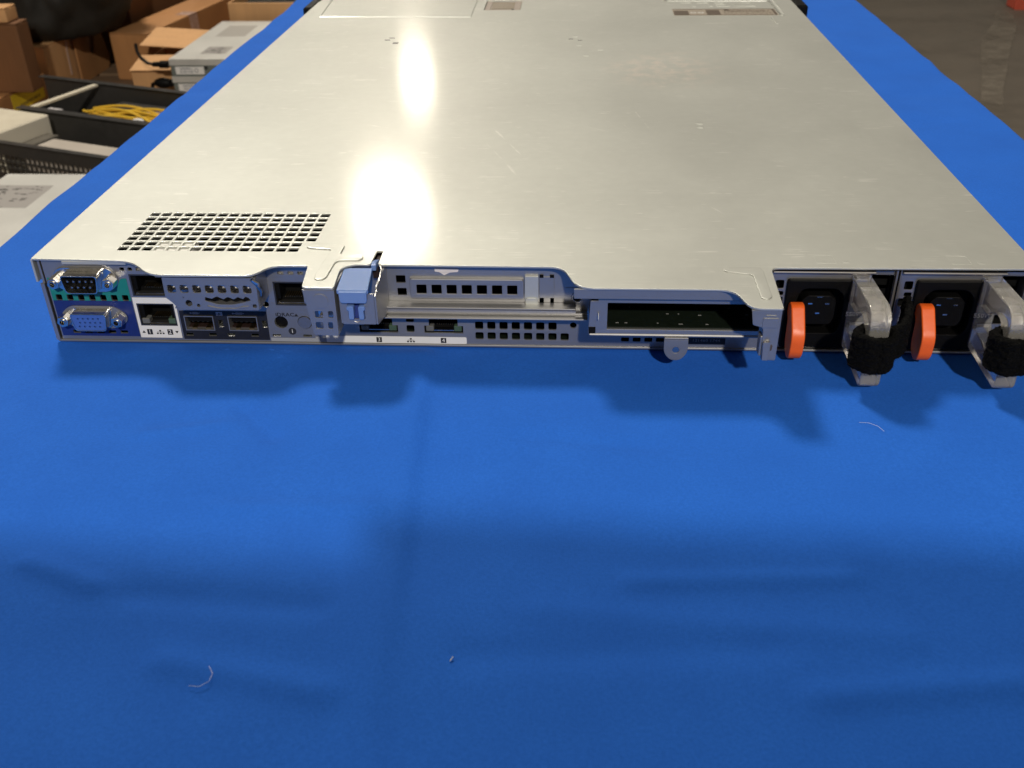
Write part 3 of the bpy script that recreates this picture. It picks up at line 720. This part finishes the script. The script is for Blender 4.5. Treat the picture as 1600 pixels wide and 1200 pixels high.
# power supplies ---------------------------------------------------------------------
def psu(dx):
    X = lambda a: a + dx
    def rr(pts): return [(X(p[0]), *p[1:]) for p in pts]
    m = MB()
    m.pxz(fillet(rr([(324.6, 1.6), (377.2, 1.6), (377.2, 39.4), (324.6, 39.4)])), [rrect(X(328.6), 32.6, 3.6, 4.0, .7), rrect(X(329), 28.3, 3.2, 2.0, .6), rrect(X(347), 19, 28, 31, .6), rrect(X(371.6), 26, 9.4, 23, .6), fillet(rr([(325.6, 22.6), (330.6, 22.6), (330.6, 26.4), (325.6, 26.4)]))], 1.0, 1.8, .1)
    m.box(X(324.8), X(368.2), -.8, .98, 38.4, 39.4, .35)
    m.box(X(376.4), X(377.4), -.6, .98, 3, 40.4, .2); m.box(X(378.2), X(378.9), -.4, .98, 3, 40.4, .2)
    o = m.build('power_supply', STEEL_DK, server)
    m = MB()                                     # inlet block
    sock = fillet(rr([(337.6, 10, 2), (354.6, 10, 2), (356.4, 14, 2), (356.4, 28, 2), (353, 31.5, 2), (339, 31.5, 2), (335.8, 28, 2), (335.8, 14, 2)]))
    m.pxz(fillet(rr([(331.6, 2.6, 1), (360.6, 2.6, 1), (360.6, 35.6, 1.5), (331.6, 35.6, 1.5)])), [sock], -1.0, 5, .5)
    m.box(X(332), X(360.4), 12, 13, 2.8, 35.4)
    m.box(X(334), X(335.6), 5.1, 11.9, 9, 33); m.box(X(356.6), X(358), 5.1, 11.9, 9, 33); m.box(X(335.8), X(356.4), 5.1, 11.9, 31.7, 33); m.box(X(335.8), X(356.4), 5.1, 11.9, 8, 9.6)
    m.pxz(fillet(rr([(340, 14, 1), (352, 14, 1), (353.4, 17, 1), (353.4, 25.4, 1), (351, 28, 1), (341, 28, 1), (338.6, 25.4, 1), (338.6, 17, 1)])), [], -.4, 11.9, .3)
    io = m.build('power_inlet', BLACK, o)
    m = MB()
    for x, z in ((342.4, 24.2), (349.6, 24.2), (346, 19.6)): m.box(X(x)-.9, X(x)+.9, -.62, -.42, z-.3, z+.3)
    m.box(X(345.0), X(347.4), -.62, -.42, 27.3, 27.6)
    m.build('inlet_pin', CHROME, io)
    m = MB(); m.textp('550W', 2.9, X(361.6), 19.6, -1.13, .05, .98); m.build('power_rating', PALEINK, o)
    m = MB(); m.box(X(357.0), X(367.0), -1.04, 0.9, 15.6, 23.4, .2); m.build('rating_plate', BLACK, o)
    m = MB()
    for k in range(5): m.box(X(367.2), X(376.2), 6, 7, 15 + k*4.6, 16.6 + k*4.6)
    m.cyl((X(371.8), 9, 26), (X(371.8), 10, 26), 10, n=24)
    m.build('fan_grille', BLACK, o)
    m = MB()                                      # orange release tab
    prof = fillet([(0, 24), (-3, 26.4, 1.2), (-6.6, 26.4, 1.5), (-11.2, 21, 3), (-15.6, 15.5, 4), (-14.8, 6, 4), (-10.5, 2.0, 3), (-5.5, 3.6, 2), (-3.4, 8, 2), (-3, 18, 1), (0, 20.5)])
    m.pyz(prof, [], X(333.0), X(338.8), .7, 2)
    m.build('release_tab', ORANGE, o)
    m = MB()                                      # frosted pull handle
    outer = fillet([(.9, 37.4), (-29, 38.4, 3), (-34.2, 35.6, 4), (-34.8, 4.6, 1.5), (-33, 2.6, 1), (.9, 4.4)])
    inner = fillet([(-1.5, 25.4, 1), (-12, 25.6, 1.5), (-19, 30.4, 3), (-25.0, 29.6, 2.5), (-26.8, 26, 1.5), (-27, 13, 2), (-24.5, 9.6, 2), (-12, 14.2, 2), (-1.5, 14.6, 1)])
    m.pyz(outer, [inner], X(358.4), X(366.6), .7, 2)
    ho = m.build('pull_handle', CLEAR, o, 50)
    m = MB(); m.pyz(fillet([(-2, 35.4, .4), (-27.6, 36.2, 1), (-31, 33.8, 2), (-31, 30, 1), (-27, 32, 2), (-18.5, 32.6, 2), (-10, 27.6, 1), (-2, 27.4, .4)]), [], X(366.62), X(366.9), .1); m.build('handle_rib', CLEAR, ho)
    # hook and loop strap round the bar
    m = MB(); bm = m.bm
    path = []
    cx, cy = X(362.4), -31.4
    n = 40
    for i in range(n+1):
        a = R(200 - 380*i/n)
        rx, ry = 7.3 + .5*math.sin(i*.9), 6.3 + .4*math.cos(i*1.3)
        path.append((cx + rx*math.cos(a)*1.0, cy - ry*math.sin(a)))
    tail = [(X(370.5), -27), (X(374.5), -24.5), (X(378.2), -19), (X(380.2), -12.5), (X(381), -6)]
    pts = path[:-3] + tail
    pv = [Vector((x, y, 0)) for x, y in pts]
    # resample
    seg = []
    for a, b_ in zip(pv, pv[1:]):
        k = max(1, int((b_-a).length/.55))
        for q in range(k): seg.append(a.lerp(b_, q/k))
    seg.append(pv[-1])
    NZ = 26
    rows = []
    for i, q in enumerate(seg):
        t0 = seg[max(0, i-1)]; t1 = seg[min(len(seg)-1, i+1)]
        nr = (t1-t0).normalized().cross(Vector((0, 0, 1)))
        f = i/len(seg)
        z0, z1 = 11.6 - 1.2*max(0, f-.72)*6, 27.8 + 4.5*max(0, f-.72)*3
        rows.append([])
        for side in (1, -1):
            zz = range(NZ+1) if side == 1 else range(NZ, -1, -1)
            for k in zz:
                z = z0 + (z1-z0)*k/NZ
                edge = min(k, NZ-k)/3
                w = 1.7*min(1, .45+edge)
                pp = q + nr*side*w + Vector((0, 0, z))
                ns = noise.noise(pp*.45)*.55 + noise.noise(pp*1.9)*.5 + random.uniform(-.22, .22)
                rows[-1].append(bm.verts.new(pp + nr*side*ns + Vector((0, 0, random.uniform(-.2, .2)))))
    L = len(rows[0])
    for A, B in zip(rows, rows[1:]):
        for k in range(L): bm.faces.new((A[k], A[(k+1) % L], B[(k+1) % L], B[k]))
    bm.faces.new(rows[0][::-1]); bm.faces.new(rows[-1])
    bmesh.ops.recalc_face_normals(bm, faces=bm.faces)
    # loop pile: short curled fibres standing off the fabric
    base = [(v.co.copy(), v.normal.copy()) for v in bm.verts]
    bm.normal_update()
    base = [(v.co.copy(), v.normal.copy()) for v in bm.verts]
    for co, nn in random.sample(base, min(3600, len(base))):
        side = nn.cross(Vector((random.uniform(-1, 1), random.uniform(-1, 1), random.uniform(-1, 1))))
        if side.length < 1e-3: continue
        side.normalize()
        ln = random.uniform(.5, 1.25)
        tip = co + nn*ln + side*random.uniform(-.5, .5)
        w = nn.cross(side).normalized()*.07
        a = bm.verts.new(co+w); b2 = bm.verts.new(co-w); c2 = bm.verts.new(tip)
        bm.faces.new((a, b2, c2))
    m.build('cable_strap', VELCRO, ho, 0)
    return o
psu(0); psu(54.4)

# ------------------------------------------------------------------ cloth
def cloth():
    XL, XR = -.0815, .549
    YN, YF = -.62, 1.75
    xs = []
    def lin(a, b, n): return [a + (b-a)*i/n for i in range(n)]
    drop = .70
    # the sheet unrolled: (x, z, kind) across
    prof = []
    rad = .007
    for d in lin(drop, .012, 40): prof.append((XL - rad, -d, 1))
    for k in range(6):
        a = R(180 - 90*k/6); prof.append((XL + rad*math.cos(a), -rad + rad*math.sin(a), 0))
    for x in lin(XL, XR, 230): prof.append((x, 0, 0))
    for k in range(7):
        a = R(90 - 90*k/6); prof.append((XR + rad*math.cos(a), -rad + rad*math.sin(a), 0))
    for d in lin(.012, drop, 40): prof.append((XR + rad, -d, 2))
    ys = lin(YN, -.25, 40) + lin(-.25, 0.0, 110) + lin(0, .5, 70) + lin(.5, YF, 60) + [YF]
    bm = bmesh.new(); grid = []
    def sm(a, b, t):
        t = max(0, min(1, (t-a)/(b-a))); return t*t*(3-2*t)
    creases = [((.060, -.150), (.086, -.160), .0011, .004), ((.03, -.158), (.055, -.176), -.0012, .004),
               ((.105, -.055), (.122, -.075), -.0010, .004), ((.10, -.163), (.16, -.168), -.0007, .005), ((.115, -.12), (.17, -.118), .0006, .004),
               ((.015, -.205), (.055, -.208), .0008, .004), ((.26, -.150), (.33, -.146), .0007, .004), ((.31, -.196), (.37, -.188), .0008, .005), ((.12, -.19), (.17, -.2), .0008, .005), ((.07, -.075), (.10, -.068), .0007, .004), ((.22, -.07), (.27, -.075), -.0005, .004), ((.21, -.185), (.30, -.178), -.0005, .006), ((.23, -.165), (.34, -.172), .0005, .006)]
    for y in ys:
        row = []
        for (x, z, kd) in prof:
            q = Vector((x, y, z))
            if kd == 0 and z > -.003:
                under = sm(-.004, .012, x) * (1 - sm(.424, .440, x)) * sm(-.012, .004, y) * (1-sm(.58, .6, y))
                h = noise.noise(Vector((x*11, y*14, 3)))*.0016 + noise.noise(Vector((x*5, y*26, 13)))*.0011 + noise.noise(Vector((x*34, y*40, 9)))*.00036
                # long crease, left side raised to give a bright-to-dark step across it
                cxr = .183 - (y+.13)*.06
                d = x - cxr
                h += .0012*math.exp(-abs(d)/.006)*(1-sm(-.145, -.128, -.0-y-.26)) if False else .0008*math.exp(-(d/.0035)**2)*sm(-.22, -.12, y)
                h += .0034*(1/(1+math.exp(d/.0016)))*sm(-.25, -.09, y)*math.exp(-max(0, -d)/.07)
                for (a, b, amp, wd) in creases:
                    A = Vector(a); B = Vector(b); P = Vector((x, y))
                    t = max(0, min(1, (P-A).dot(B-A)/(B-A).length_squared))
                    dd = (P - A.lerp(B, t)).length
                    h += 1.7*amp*math.exp(-(dd/wd)**2)
                q.z += h*(1-under) - .0006*under - .0003
                q.z = min(q.z, 0.0065)
                if under > 0: q.z = min(q.z, 0.0065*(1-under) - .0004*under)
            wob = noise.noise(Vector((y*4.5, 0, 5)))*.0025 + noise.noise(Vector((y*19, 2, 5)))*.0010
            if x < XL + .01: q.x += wob
            if x > XR - .01: q.x += noise.noise(Vector((y*3.5, 7, 5)))*.0022 + noise.noise(Vector((y*16, 4, 5)))*.0012
            if kd:
                f = abs(z)/drop
                q.x += (-1 if kd == 1 else 1)*(.014*f*(1+math.sin(y*19 + 2*math.sin(y*7))) + .004*f)
            row.append(bm.verts.new(q))
        grid.append(row)
    for A, B in zip(grid, grid[1:]):
        for k in range(len(prof)-1): bm.faces.new((A[k], A[k+1], B[k+1], B[k]))
    bmesh.ops.recalc_face_normals(bm, faces=bm.faces)
    me = bpy.data.meshes.new('table_cloth'); bm.to_mesh(me); bm.free()
    me.materials.append(CLOTH)
    me.polygons.foreach_set('use_smooth', [True]*len(me.polygons))
    o = link(bpy.data.objects.new('table_cloth', me))
    tag(o, 'royal blue cotton cloth spread under the server and hanging over the table edges', 'tablecloth')
cloth()

def lint(pts, r, label):
    m = MB(); m.tube([(p[0], p[1], p[2]) for p in pts], r, 5)
    o = m.build('lint_thread', simple('pale_lint', (.62, .66, .74), .8), None)
    tag(o, label, 'lint')
lint([(131.0, -199.8, .9), (134.2, -200.3, 1.2), (136.6, -198.4, 1.4), (136.6, -195.4, 1.3), (134.6, -192.4, 1.0)], .075, 'pale curled thread lying on the cloth at the lower left')
lint([(205, -187.4, .8), (205.7, -186.0, 1.1)], .17, 'short white speck of lint on the cloth at the bottom centre')
lint([(353.6, -57.6, .9), (357, -58.4, 1.3), (360.2, -60.6, 1.2), (361.8, -63.4, .8)], .06, 'thin pale thread curving on the cloth under the handles')

# ------------------------------------------------------------------ floor and right side
def sheet(name, x0, x1, y0, y1, z, m):
    me = bpy.data.meshes.new(name); me.from_pydata([(x0, y0, z), (x1, y0, z), (x1, y1, z), (x0, y1, z)], [], [(0, 1, 2, 3)]); me.materials.append(m)
    o = link(bpy.data.objects.new(name, me)); o['kind'] = 'structure'; return o
FZ = -.75
sheet('floor', -30, 30, -20, 60, FZ, FLOOR)
def streak_mat():
    m, nt, n, l, p = mat('patchy_pale_streak')
    v = ncoord(n, l); a = nnoise(n, l, v, 5, 5, .7)
    l.new(nmix(n, l, a, (.16, .135, .105), (.30, .26, .21)), p.inputs['Base Color'])
    tr = n.new('ShaderNodeBsdfTransparent'); mx = n.new('ShaderNodeMixShader')
    l.new(nmap(n, l, a, .36, .66, .05, .75), mx.inputs[0]); l.new(tr.outputs[0], mx.inputs[1]); l.new(p.outputs[0], mx.inputs[2])
    l.new(mx.outputs[0], n['Material Output'].inputs['Surface'])
    p.inputs['Roughness'].default_value = .6
    return m
me = bpy.data.meshes.new('floor_streak')  # patchy pale streak lying just above the floor
cl = [(2.20, 4.48), (2.12, 4.25), (2.03, 4.03), (1.97, 3.90), (1.88, 3.66), (1.79, 3.44), (1.70, 3.2), (1.63, 3.0), (1.57, 2.8)]
wd = [.034, .046, .050, .056, .044, .040, .036, .034, .020]
vs = [(x - w_ + random.uniform(-.01, .01), y, FZ+.004) for (x, y), w_ in zip(cl, wd)] + [(x + w_ + random.uniform(-.01, .01), y - .03, FZ+.004) for (x, y), w_ in zip(cl, wd)]
nn_ = len(cl)
me.from_pydata(vs, [], [(i, i+1, i+nn_+1, i+nn_) for i in range(nn_-1)]); me.materials.append(streak_mat())
o = link(bpy.data.objects.new('floor_streak', me)); o['kind'] = 'structure'
m = MB()
m.pyz(fillet([(-50, 0), (55, 0), (55, 55, 25), (20, 95, 25), (-50, 95, 20)]), [], -150, 260, 6, 2)
o = m.build('red_floor_block', simple('dull_red_plastic', (.50, .075, .04), .5, 0, .2, 20)); o.location = (2.42, 4.58, FZ)
tag(o, 'small dull red block lying on the concrete floor at the far right corner', 'block')

# ------------------------------------------------------------------ jumble on the left
PZ = -.51
m = MB()
for k in range(9): m.box(-1900, -200, 620 + k*310, 620 + k*310 + 285, -22, 0, 3)
for x in (-1880, -1060, -300): m.box(x, x+90, 620, 3380, -236, -22.2, 3)
o = m.build('pallet', WOOD); o.location = (0, 0, PZ)
tag(o, 'dark wooden platform under the boxes and spare servers beside the table', 'pallet')

def spare(loc, w, d, h, label, group, face=True, lidmark=False):
    r = empty('spare_server', loc); tag(r, label, 'server', group)
    m = MB(); m.box(0, w, 0, d, 0, h-.8, 1); m.build('body', SERVF, r)
    m = MB(); m.box(-1, w+1, -2, d, h-.7, h, .3); m.box(-1, w+1, -1.8, -.4, h-13.5, h-1, .2); m.box(-1, w+1, -2.6, -.2, h-15.4, h-13.6, .3)
    m.build('lid', SERV, r)
    if face:
        m = MB(); m.box(12, 86, -1.2, -.3, h-38, h-19, .2); m.mi = 1
        for k in range(14): m.box(24 + k*2.4, 24 + k*2.4 + random.uniform(.6, 1.6), -1.4, -1.22, h-35, h-27)
        m.box(24, 52, -1.4, -1.22, h-25, h-22); m.box(55.6, 56.4, -1.4, -1.22, h-37, h-20)
        m.pxz(circ(66, h-28.5, 5.5), [circ(66, h-28.5, 3.5)], -1.4, -1.22)
        m.mi = 2; m.box(88, 96, -1.3, -.3, h-26, h-18)
        m.build('barcode_label', [WHITE, GREYL, INK], r)
    return r
def lid_label(r, x0, x1, y0, y1, h, dark=True):
    m = MB(); m.box(x0, x1, y0, y1, h+.05, h+.25); m.mi = 1
    for k in range(46):
        x = random.uniform(x0+2, x1-16); y = random.uniform(y0+2, y1-6)
        m.box(x, x+random.uniform(3, 13), y, y+random.uniform(1, 4.5), h+.27, h+.4)
    m.build('spec_label', [simple('grey_spec_label', (.33, .31, .29), .5), simple('dark_spec_print', (.045, .042, .04), .5)], r)
gs = 'spare servers stacked beside the boxes'
for k in range(3):
    zt = -.38 - .043*(k+1)
    r = spare((-.783, 2.113, zt), 434, 445, 42.6, ['grey spare server on top of the stack, with two labels on its lid', 'grey spare server in the middle of the stack, white barcode label on its end', 'grey spare server at the bottom of the stack behind the blue cloth'][k], gs)
    if k == 0:
        lid_label(r, 62, 128, 55, 130, 42.6)
        m = MB(); m.box(40, 122, 250, 385, 42.65, 42.8); m.build('plain_label', simple('plain_grey_label', (.36, .34, .31), .5), r)
m = MB()
m.box(-30, -3, -4, 16, -8, 8, 3); m.box(-48, -30.2, 1, 13, -5.5, 5.5, 2)
m.tube([(-48, 7, 0), (-62, 9, 3), (-78, 14, 14), (-88, 22, 28), (-93, 34, 44)], 4.2, 8)
o = m.build('power_lead', BLACK); o.location = (-.783, 2.113, -.395); tag(o, 'black plug and lead at the corner of the topmost spare server', 'cable')
m = MB(); m.ball((-28, 4, 0), 17, 2, (1.5, .8, .8)); m.box(-48, -2, -4, 14, -9, 8, 3); m.tube([(-44, 6, 0), (-60, 12, -6), (-70, 30, -18)], 5, 8)
o = m.build('power_lead', BLACK); o.location = (-.783, 2.113, -.441); tag(o, 'black plug bunched beside the middle spare server of the stack', 'cable')

r = spare((-.812, .60, -.51), 434, 728, 110, 'grey server lid with a black printed label at the lower left beside the cloth', None, False)
lid_label(r, 0, 116, 560, 668, 110)

# open chassis
ang = math.atan2(-.342, .94)
ch = empty('open_chassis', (-1.034, 1.954, PZ), ang)
tag(ch, 'black open computer chassis with yellow cables and a mesh side beside the table', 'chassis')
W_ = 900
m = MB(); m.box(0, W_, -402, 0, 1, 2.4); m.build('base', CHBLK, ch)
m = MB(); m.box(0, W_, -2, 0, 2.6, 129); m.box(-4, W_, -14, 3, 129.2, 131, .5); m.build('side_wall', CHBLK, ch)
m = MB(); m.box(-2, 0, -402, 0, 2.6, 72); m.build('end_wall', CHBLK, ch)
m = MB(); m.box(150, W_, -214, -212, 2.6, 127); m.box(148, W_, -228, -208, 127.2, 129.4, .5); m.build('middle_wall', CHBLK, ch)
m = MB()
hh = [rrect(60 + 12.5*i, 62 + 14*j, 9.5, 10.5, 1) for i in range(46) for j in range(3)]
hh += [rrect(110 + 120*i, 26, 96, 34, 6) for i in range(5)]
m.pxz([(-60, 2.6), (W_, 2.6), (W_, 122), (-60, 122)], hh, -402, -400.4)
m.box(-60, W_, -410, -396, 122.2, 124, .5)
m.build('mesh_wall', CHBLK, ch)
m = MB(); m.box(168, 182, -207, -15, 124, 129, .5, M=None); m.build('cross_bar', CREAM, ch)
def strand(p0, p1, sag, r, n=14, wob=10):
    P = []
    ph = random.uniform(0, 6)
    for i in range(n+1):
        t = i/n
        q = Vector(p0).lerp(Vector(p1), t)
        q.z += sag*math.sin(math.pi*t) + 4*math.sin(ph+5*t); q.y += wob*math.sin(ph + 4*t)
        P.append(q)
    return P
random.seed(21)
for k in range(20):
    m = MB(); y = random.uniform(-190, -85)
    m.tube(strand((195 + random.uniform(-10, 60), y, 60 + random.uniform(0, 40)), (560 + random.uniform(-80, 60), y + random.uniform(-40, 40), 66 + random.uniform(0, 30)), random.uniform(2, 26), 3.2, wob=random.uniform(6, 22)), 2.6, 6)
    m.build('yellow_cable', YCABLE, ch)
m = MB(); m.tube(strand((330, -60, 88), (640, -40, 80), 22, 3), 2.2, 6); m.tube(strand((300, -110, 70), (520, -70, 96), 10, 3), 2.2, 6); m.build('white_cable', simple('pinkish_white_cable', (.62, .48, .48), .4), ch)
m = MB(); m.cyl((412, -150, 84), (418, -156, 100), 20, n=12); m.box(250, 420, -60, -20, 20, 98, 4); m.box(470, 640, -70, -16, 20, 90, 4); m.build('drive_cage', simple('dark_cage_metal', (.06, .055, .05), .4, .4, .3, 50), ch)
m = MB(); m.box(86, 126, -110, -80, 60, 84, 2); m.build('connector', simple('pale_grey_connector', (.55, .52, .52), .5), ch)
m = MB()
m.box(-40, 262, -383, -245, 10, 131, 3); m.build('power_unit', CREAM, ch)
m = MB(); m.box(263, 296, -380, -262, 6, 96, 2); m.build('fan_block', simple('dull_grey_metal', (.16, .145, .12), .4, .5, .2, 30), ch)
m = MB(); m.box(322, 800, -392, -300, 30, 104, 8, 3); m.build('drive_bay', simple('satin_drive_metal', (.56, .50, .43), .4, .25, .03, 8), ch)
# loose bits between the chassis and the near lid
m = MB(); m.box(-60, 60, -40, 40, 0, 60, 4); m.box(-20, 30, -60, -42, 10, 70, 3); m.ball((70, -30, 40), 12); m.ball((-66, -40, 56), 10)
o = m.build('metal_bracket', simple('scuffed_bracket_metal', (.34, .30, .26), .3, .8, .3, 60)); o.location = (-.96, 1.40, PZ); o.rotation_euler = (0, 0, .3)
tag(o, 'shiny metal bracket wedged at the left end of the black chassis', 'bracket')
m = MB(); m.box(0, 64, 0, 50, 0, 64, 3); m.box(70, 100, 4, 46, 0, 60, 3)
o = m.build('small_carton', simple('pinkish_pale_card', (.55, .44, .38), .7)); o.location = (-.735, 1.365, PZ); o.rotation_euler = (0, 0, ang)
tag(o, 'small pale pinkish box standing under the mesh side of the chassis', 'carton')

# cardboard
def carton(x0, x1, y0, y1, z0, z1, label, cm, rz=0, name='cardboard_box', group='cardboard boxes heaped beside the table', open_=False):
    w, d, h = (x1-x0)*1000, (y1-y0)*1000, (z1-z0)*1000
    r = empty(name, (x0, y0, z0), rz); tag(r, label, 'box', group)
    m = MB()
    if not open_:
        m.box(0, w, 0, d, 0, h-3, 5, 2); m.build('carton_body', cm, r)
        m = MB(); m.box(1, w-1, 1, d/2-2, h-2.8, h, 1); m.box(1, w-1, d/2+2, d-1, h-2.8, h, 1); m.build('top_flap', cm, r)
    else:
        t = 5
        m.box(0, w, 0, t, 0, h, 1); m.box(0, w, d-t, d, 0, h, 1); m.box(0, t, t+.2, d-t-.2, 0, h, 1); m.box(w-t, w, t+.2, d-t-.2, 0, h, 1); m.box(t+.2, w-t-.2, t+.2, d-t-.2, 0, 5)
        m.build('carton_body', cm, r)
    return r, w, d, h
r, w, d, h = carton(-1.063, -.945, 2.41, 2.95, PZ, -.38, 'long brown box with pinkish tape across one end behind the open box', CARD[0], R(-8))
m = MB(); m.box(w-.2, w+.7, 250, 300, h-60, h-2, .1); m.box(w-44, w+.7, 250, 300, h+.1, h+.7, .1); m.build('packing_tape', TAPE, r)
r, w, d, h = carton(-.915, -.802, 2.172, 2.44, PZ, -.425, 'pale brown box with its flaps open beside the stack of spare servers', CARD[1], R(2), open_=True)
m = MB()
m.box(0, w+30, -10, 90, 0, 3, 1, M=Matrix.Translation((0, 0, h+3)) @ Matrix.Rotation(R(9), 4, 'X')); m.build('near_flap', CARD[1], r)
m = MB(); m.box(-6, w+40, 0, 150, 0, 3, 1, M=Matrix.Translation((-4, d-150, h+36)) @ Matrix.Rotation(R(6), 4, 'X') @ Matrix.Rotation(R(4), 4, 'Y')); m.build('far_flap', CARD[1], r)
r, w, d, h = carton(-1.50, -1.16, 2.22, 2.56, PZ, -.375, 'brown box with a white tape mark on its side under the black bag', CARD[1], 0)
m = MB(); m.pyz(fillet([(118, 100), (128, 128), (134, 127), (126, 98), (122, 34), (114, 34)]), [], w+.1, w+.7); m.build('white_tape', simple('pale_tape_strip', (.62, .45, .36), .4), r)
m = MB(); m.pyz(fillet([(150, 0), (330, 0), (352, 28, 14), (325, 104, 14), (300, 126, 6), (282, 128, 6), (262, 62, 30), (236, 60, 14), (225, 124), (150, 120)]), [], w+8, w+12, .8); m.build('torn_flap', CARD[0], r)
r, w, d, h = carton(-1.55, -1.157, 1.90, 2.19, PZ, -.435, 'brown box with a yellow printed sticker beside the chassis end', CARD[0], 0)
m = MB(); m.box(w+.1, w+.6, 98, 262, 22, 68); m.mi = 1
for k in range(16): m.box(w+.65, w+.8, 132 + k*6.6, 132 + k*6.6 + random.uniform(2.5, 5.5), 30, 38)
m.build('yellow_sticker', [YELLOW, simple('faded_sticker_print', (.20, .13, .02), .6)], r)
carton(-1.50, -1.095, 2.0, 2.06, -.4345, -.27, 'dark brown upright box at the far left edge above the yellow sticker', CARD[2], 0)
carton(-1.50, -1.115, 2.005, 2.06, -.2695, -.235, 'flat pale box lying on top of the upright box at the left edge', CARD[1], 0)
carton(-1.55, -1.075, 2.64, 3.2, PZ, -.12, 'tall dark brown box standing behind the black bag', CARD[2], R(-4))
carton(-.97, -.80, 2.98, 3.2, PZ, -.25, 'narrow brown box beyond the end of the long taped box', CARD[0], 0)
r, w, d, h = carton(-.775, -.32, 2.60, 3.0, PZ, -.338, 'open brown carton with a dark inside behind the spare server stack', CARD[1], 0, open_=True)
m = MB(); m.box(10, w-10, 60, d-10, h-70, h-20, 8); o = m.build('dark_padding', BAG); o.location = r.location; tag(o, 'black padding lying inside the open carton behind the server stack', 'padding')
m = MB(); m.box(0, 700, 0, 300, 0, 420, 12); o = m.build('dark_crate', BAG); o.location = (-1.0, 3.25, PZ); tag(o, 'black crate standing beyond the open carton at the top edge', 'crate')
# black bag
bm = bmesh.new(); bmesh.ops.create_icosphere(bm, subdivisions=5, radius=1)
for v in bm.verts:
    q = v.co.copy()
    k = 1 + .16*noise.noise(q*1.6 + Vector((3, 1, 4))) + .10*noise.noise(q*4.0) + .05*abs(noise.noise(q*9))
    v.co = Vector((q.x*.26*k, q.y*.24*k, max(-.16, q.z*.24*k) if q.z < 0 else q.z*.24*k))
me = bpy.data.meshes.new('black_bag'); bm.to_mesh(me); bm.free(); me.materials.append(BAG)
me.polygons.foreach_set('use_smooth', [True]*len(me.polygons))
o = link(bpy.data.objects.new('black_bag', me)); o.location = (-1.26, 2.44, -.375+.162)
tag(o, 'large crumpled black bag slumped on the brown boxes at the upper left', 'bag')

# ------------------------------------------------------------------ light
w = bpy.data.worlds.new('World'); scn.world = w; w.use_nodes = True
bg = w.node_tree.nodes['Background']
bg.inputs['Color'].default_value = (1.0, .90, .74, 1); bg.inputs['Strength'].default_value = .15

def lamp(name, loc, target, power, size, col, shape='DISK', size_y=None):
    L = bpy.data.lights.new(name, 'AREA'); L.energy = power; L.shape = shape; L.size = size; L.color = col
    if size_y: L.size_y = size_y
    o = link(bpy.data.objects.new(name, L)); o.location = loc
    o.rotation_euler = (Vector(target) - Vector(loc)).to_track_quat('-Z', 'Y').to_euler()
    return o
WARM = (1.0, .89, .72)
# a row of warehouse lamps hanging five metres up; the far two are mirrored in the lid
lamp('ceiling_lamp', (-1.50, 3.10, 4.6), (.2, -.1, 0), 225, .95, (1, .93, .82))
lamp('ceiling_lamp', (.15 - 12.2*math.tan(R(10.9)), 12.2, 5.0), (.2, 0, 0), 58, 1.05, WARM)
lamp('ceiling_lamp', (.13 - 19.0*math.tan(R(8.9)), 19.3, 5.0), (.2, 0, 0), 26, .62, WARM)

lamp('ceiling_lamp', (1.2, -4.9, 3.55), (.2, -.1, 0), 285, .24, (1, .93, .82))

# ------------------------------------------------------------------ the tablet added out of view to cast the shadow band, with its stand
ts = empty('shade_stand', (.385, -.50, 0)); tag(ts, 'black weighted stand holding a tablet, added out of view to shade the cloth', 'stand')
q = MB(); q.cyl((0, 0, .6), (0, 0, 10), 60, 56, 40); q.build('base', BLACK, ts)
q = MB(); q.tube([(0, 0, 10), (0, 0, 90), (-2, 4, 140), (-4, 6, 176)], 5, 10); q.build('post', CHBLK, ts)
tb = empty('shade_tablet', (.240, -.452, .248)); tag(tb, 'dark tablet added out of view to shade the cloth, cover folded open on the stand', 'shade_tablet')
tb.rotation_euler = (R(-32), 0, R(-3))
q = MB(); q.box(0, 262, -8, 0, -172, 0, 3, 2); q.build('shade_body', CHBLK, tb)
q = MB(); q.box(-330, -1, -5, -1, -186, -15, 1.5, 2); q.build('cover', BAG, tb)

# ------------------------------------------------------------------ camera
yaw, pitch, roll = -.0667, .5545, .019
cy, sy, cp, sp_ = math.cos(yaw), math.sin(yaw), math.cos(pitch), math.sin(pitch)
f = Vector((sy*cp, cy*cp, -sp_)); r_ = Vector((cy, -sy, 0)); d_ = f.cross(r_)
cr, sr = math.cos(roll), math.sin(roll)
right = cr*r_ + sr*d_; down = -sr*r_ + cr*d_
cam = bpy.data.cameras.new('camera'); co = link(bpy.data.objects.new('camera', cam))
Mx = Matrix((( right.x, -down.x, -f.x, .2382), (right.y, -down.y, -f.y, -.3892), (right.z, -down.z, -f.z, .222), (0, 0, 0, 1)))
co.matrix_world = Mx
cam.sensor_width = 36; cam.lens = 36*1542.8/1600
cam.clip_start = .01; cam.clip_end = 200
cam.dof.use_dof = True; cam.dof.focus_distance = .46; cam.dof.aperture_fstop = 24
scn.camera = co
scn.view_settings.view_transform = 'Standard'; scn.view_settings.look = 'None'
scn.view_settings.exposure = 0; scn.view_settings.gamma = 1
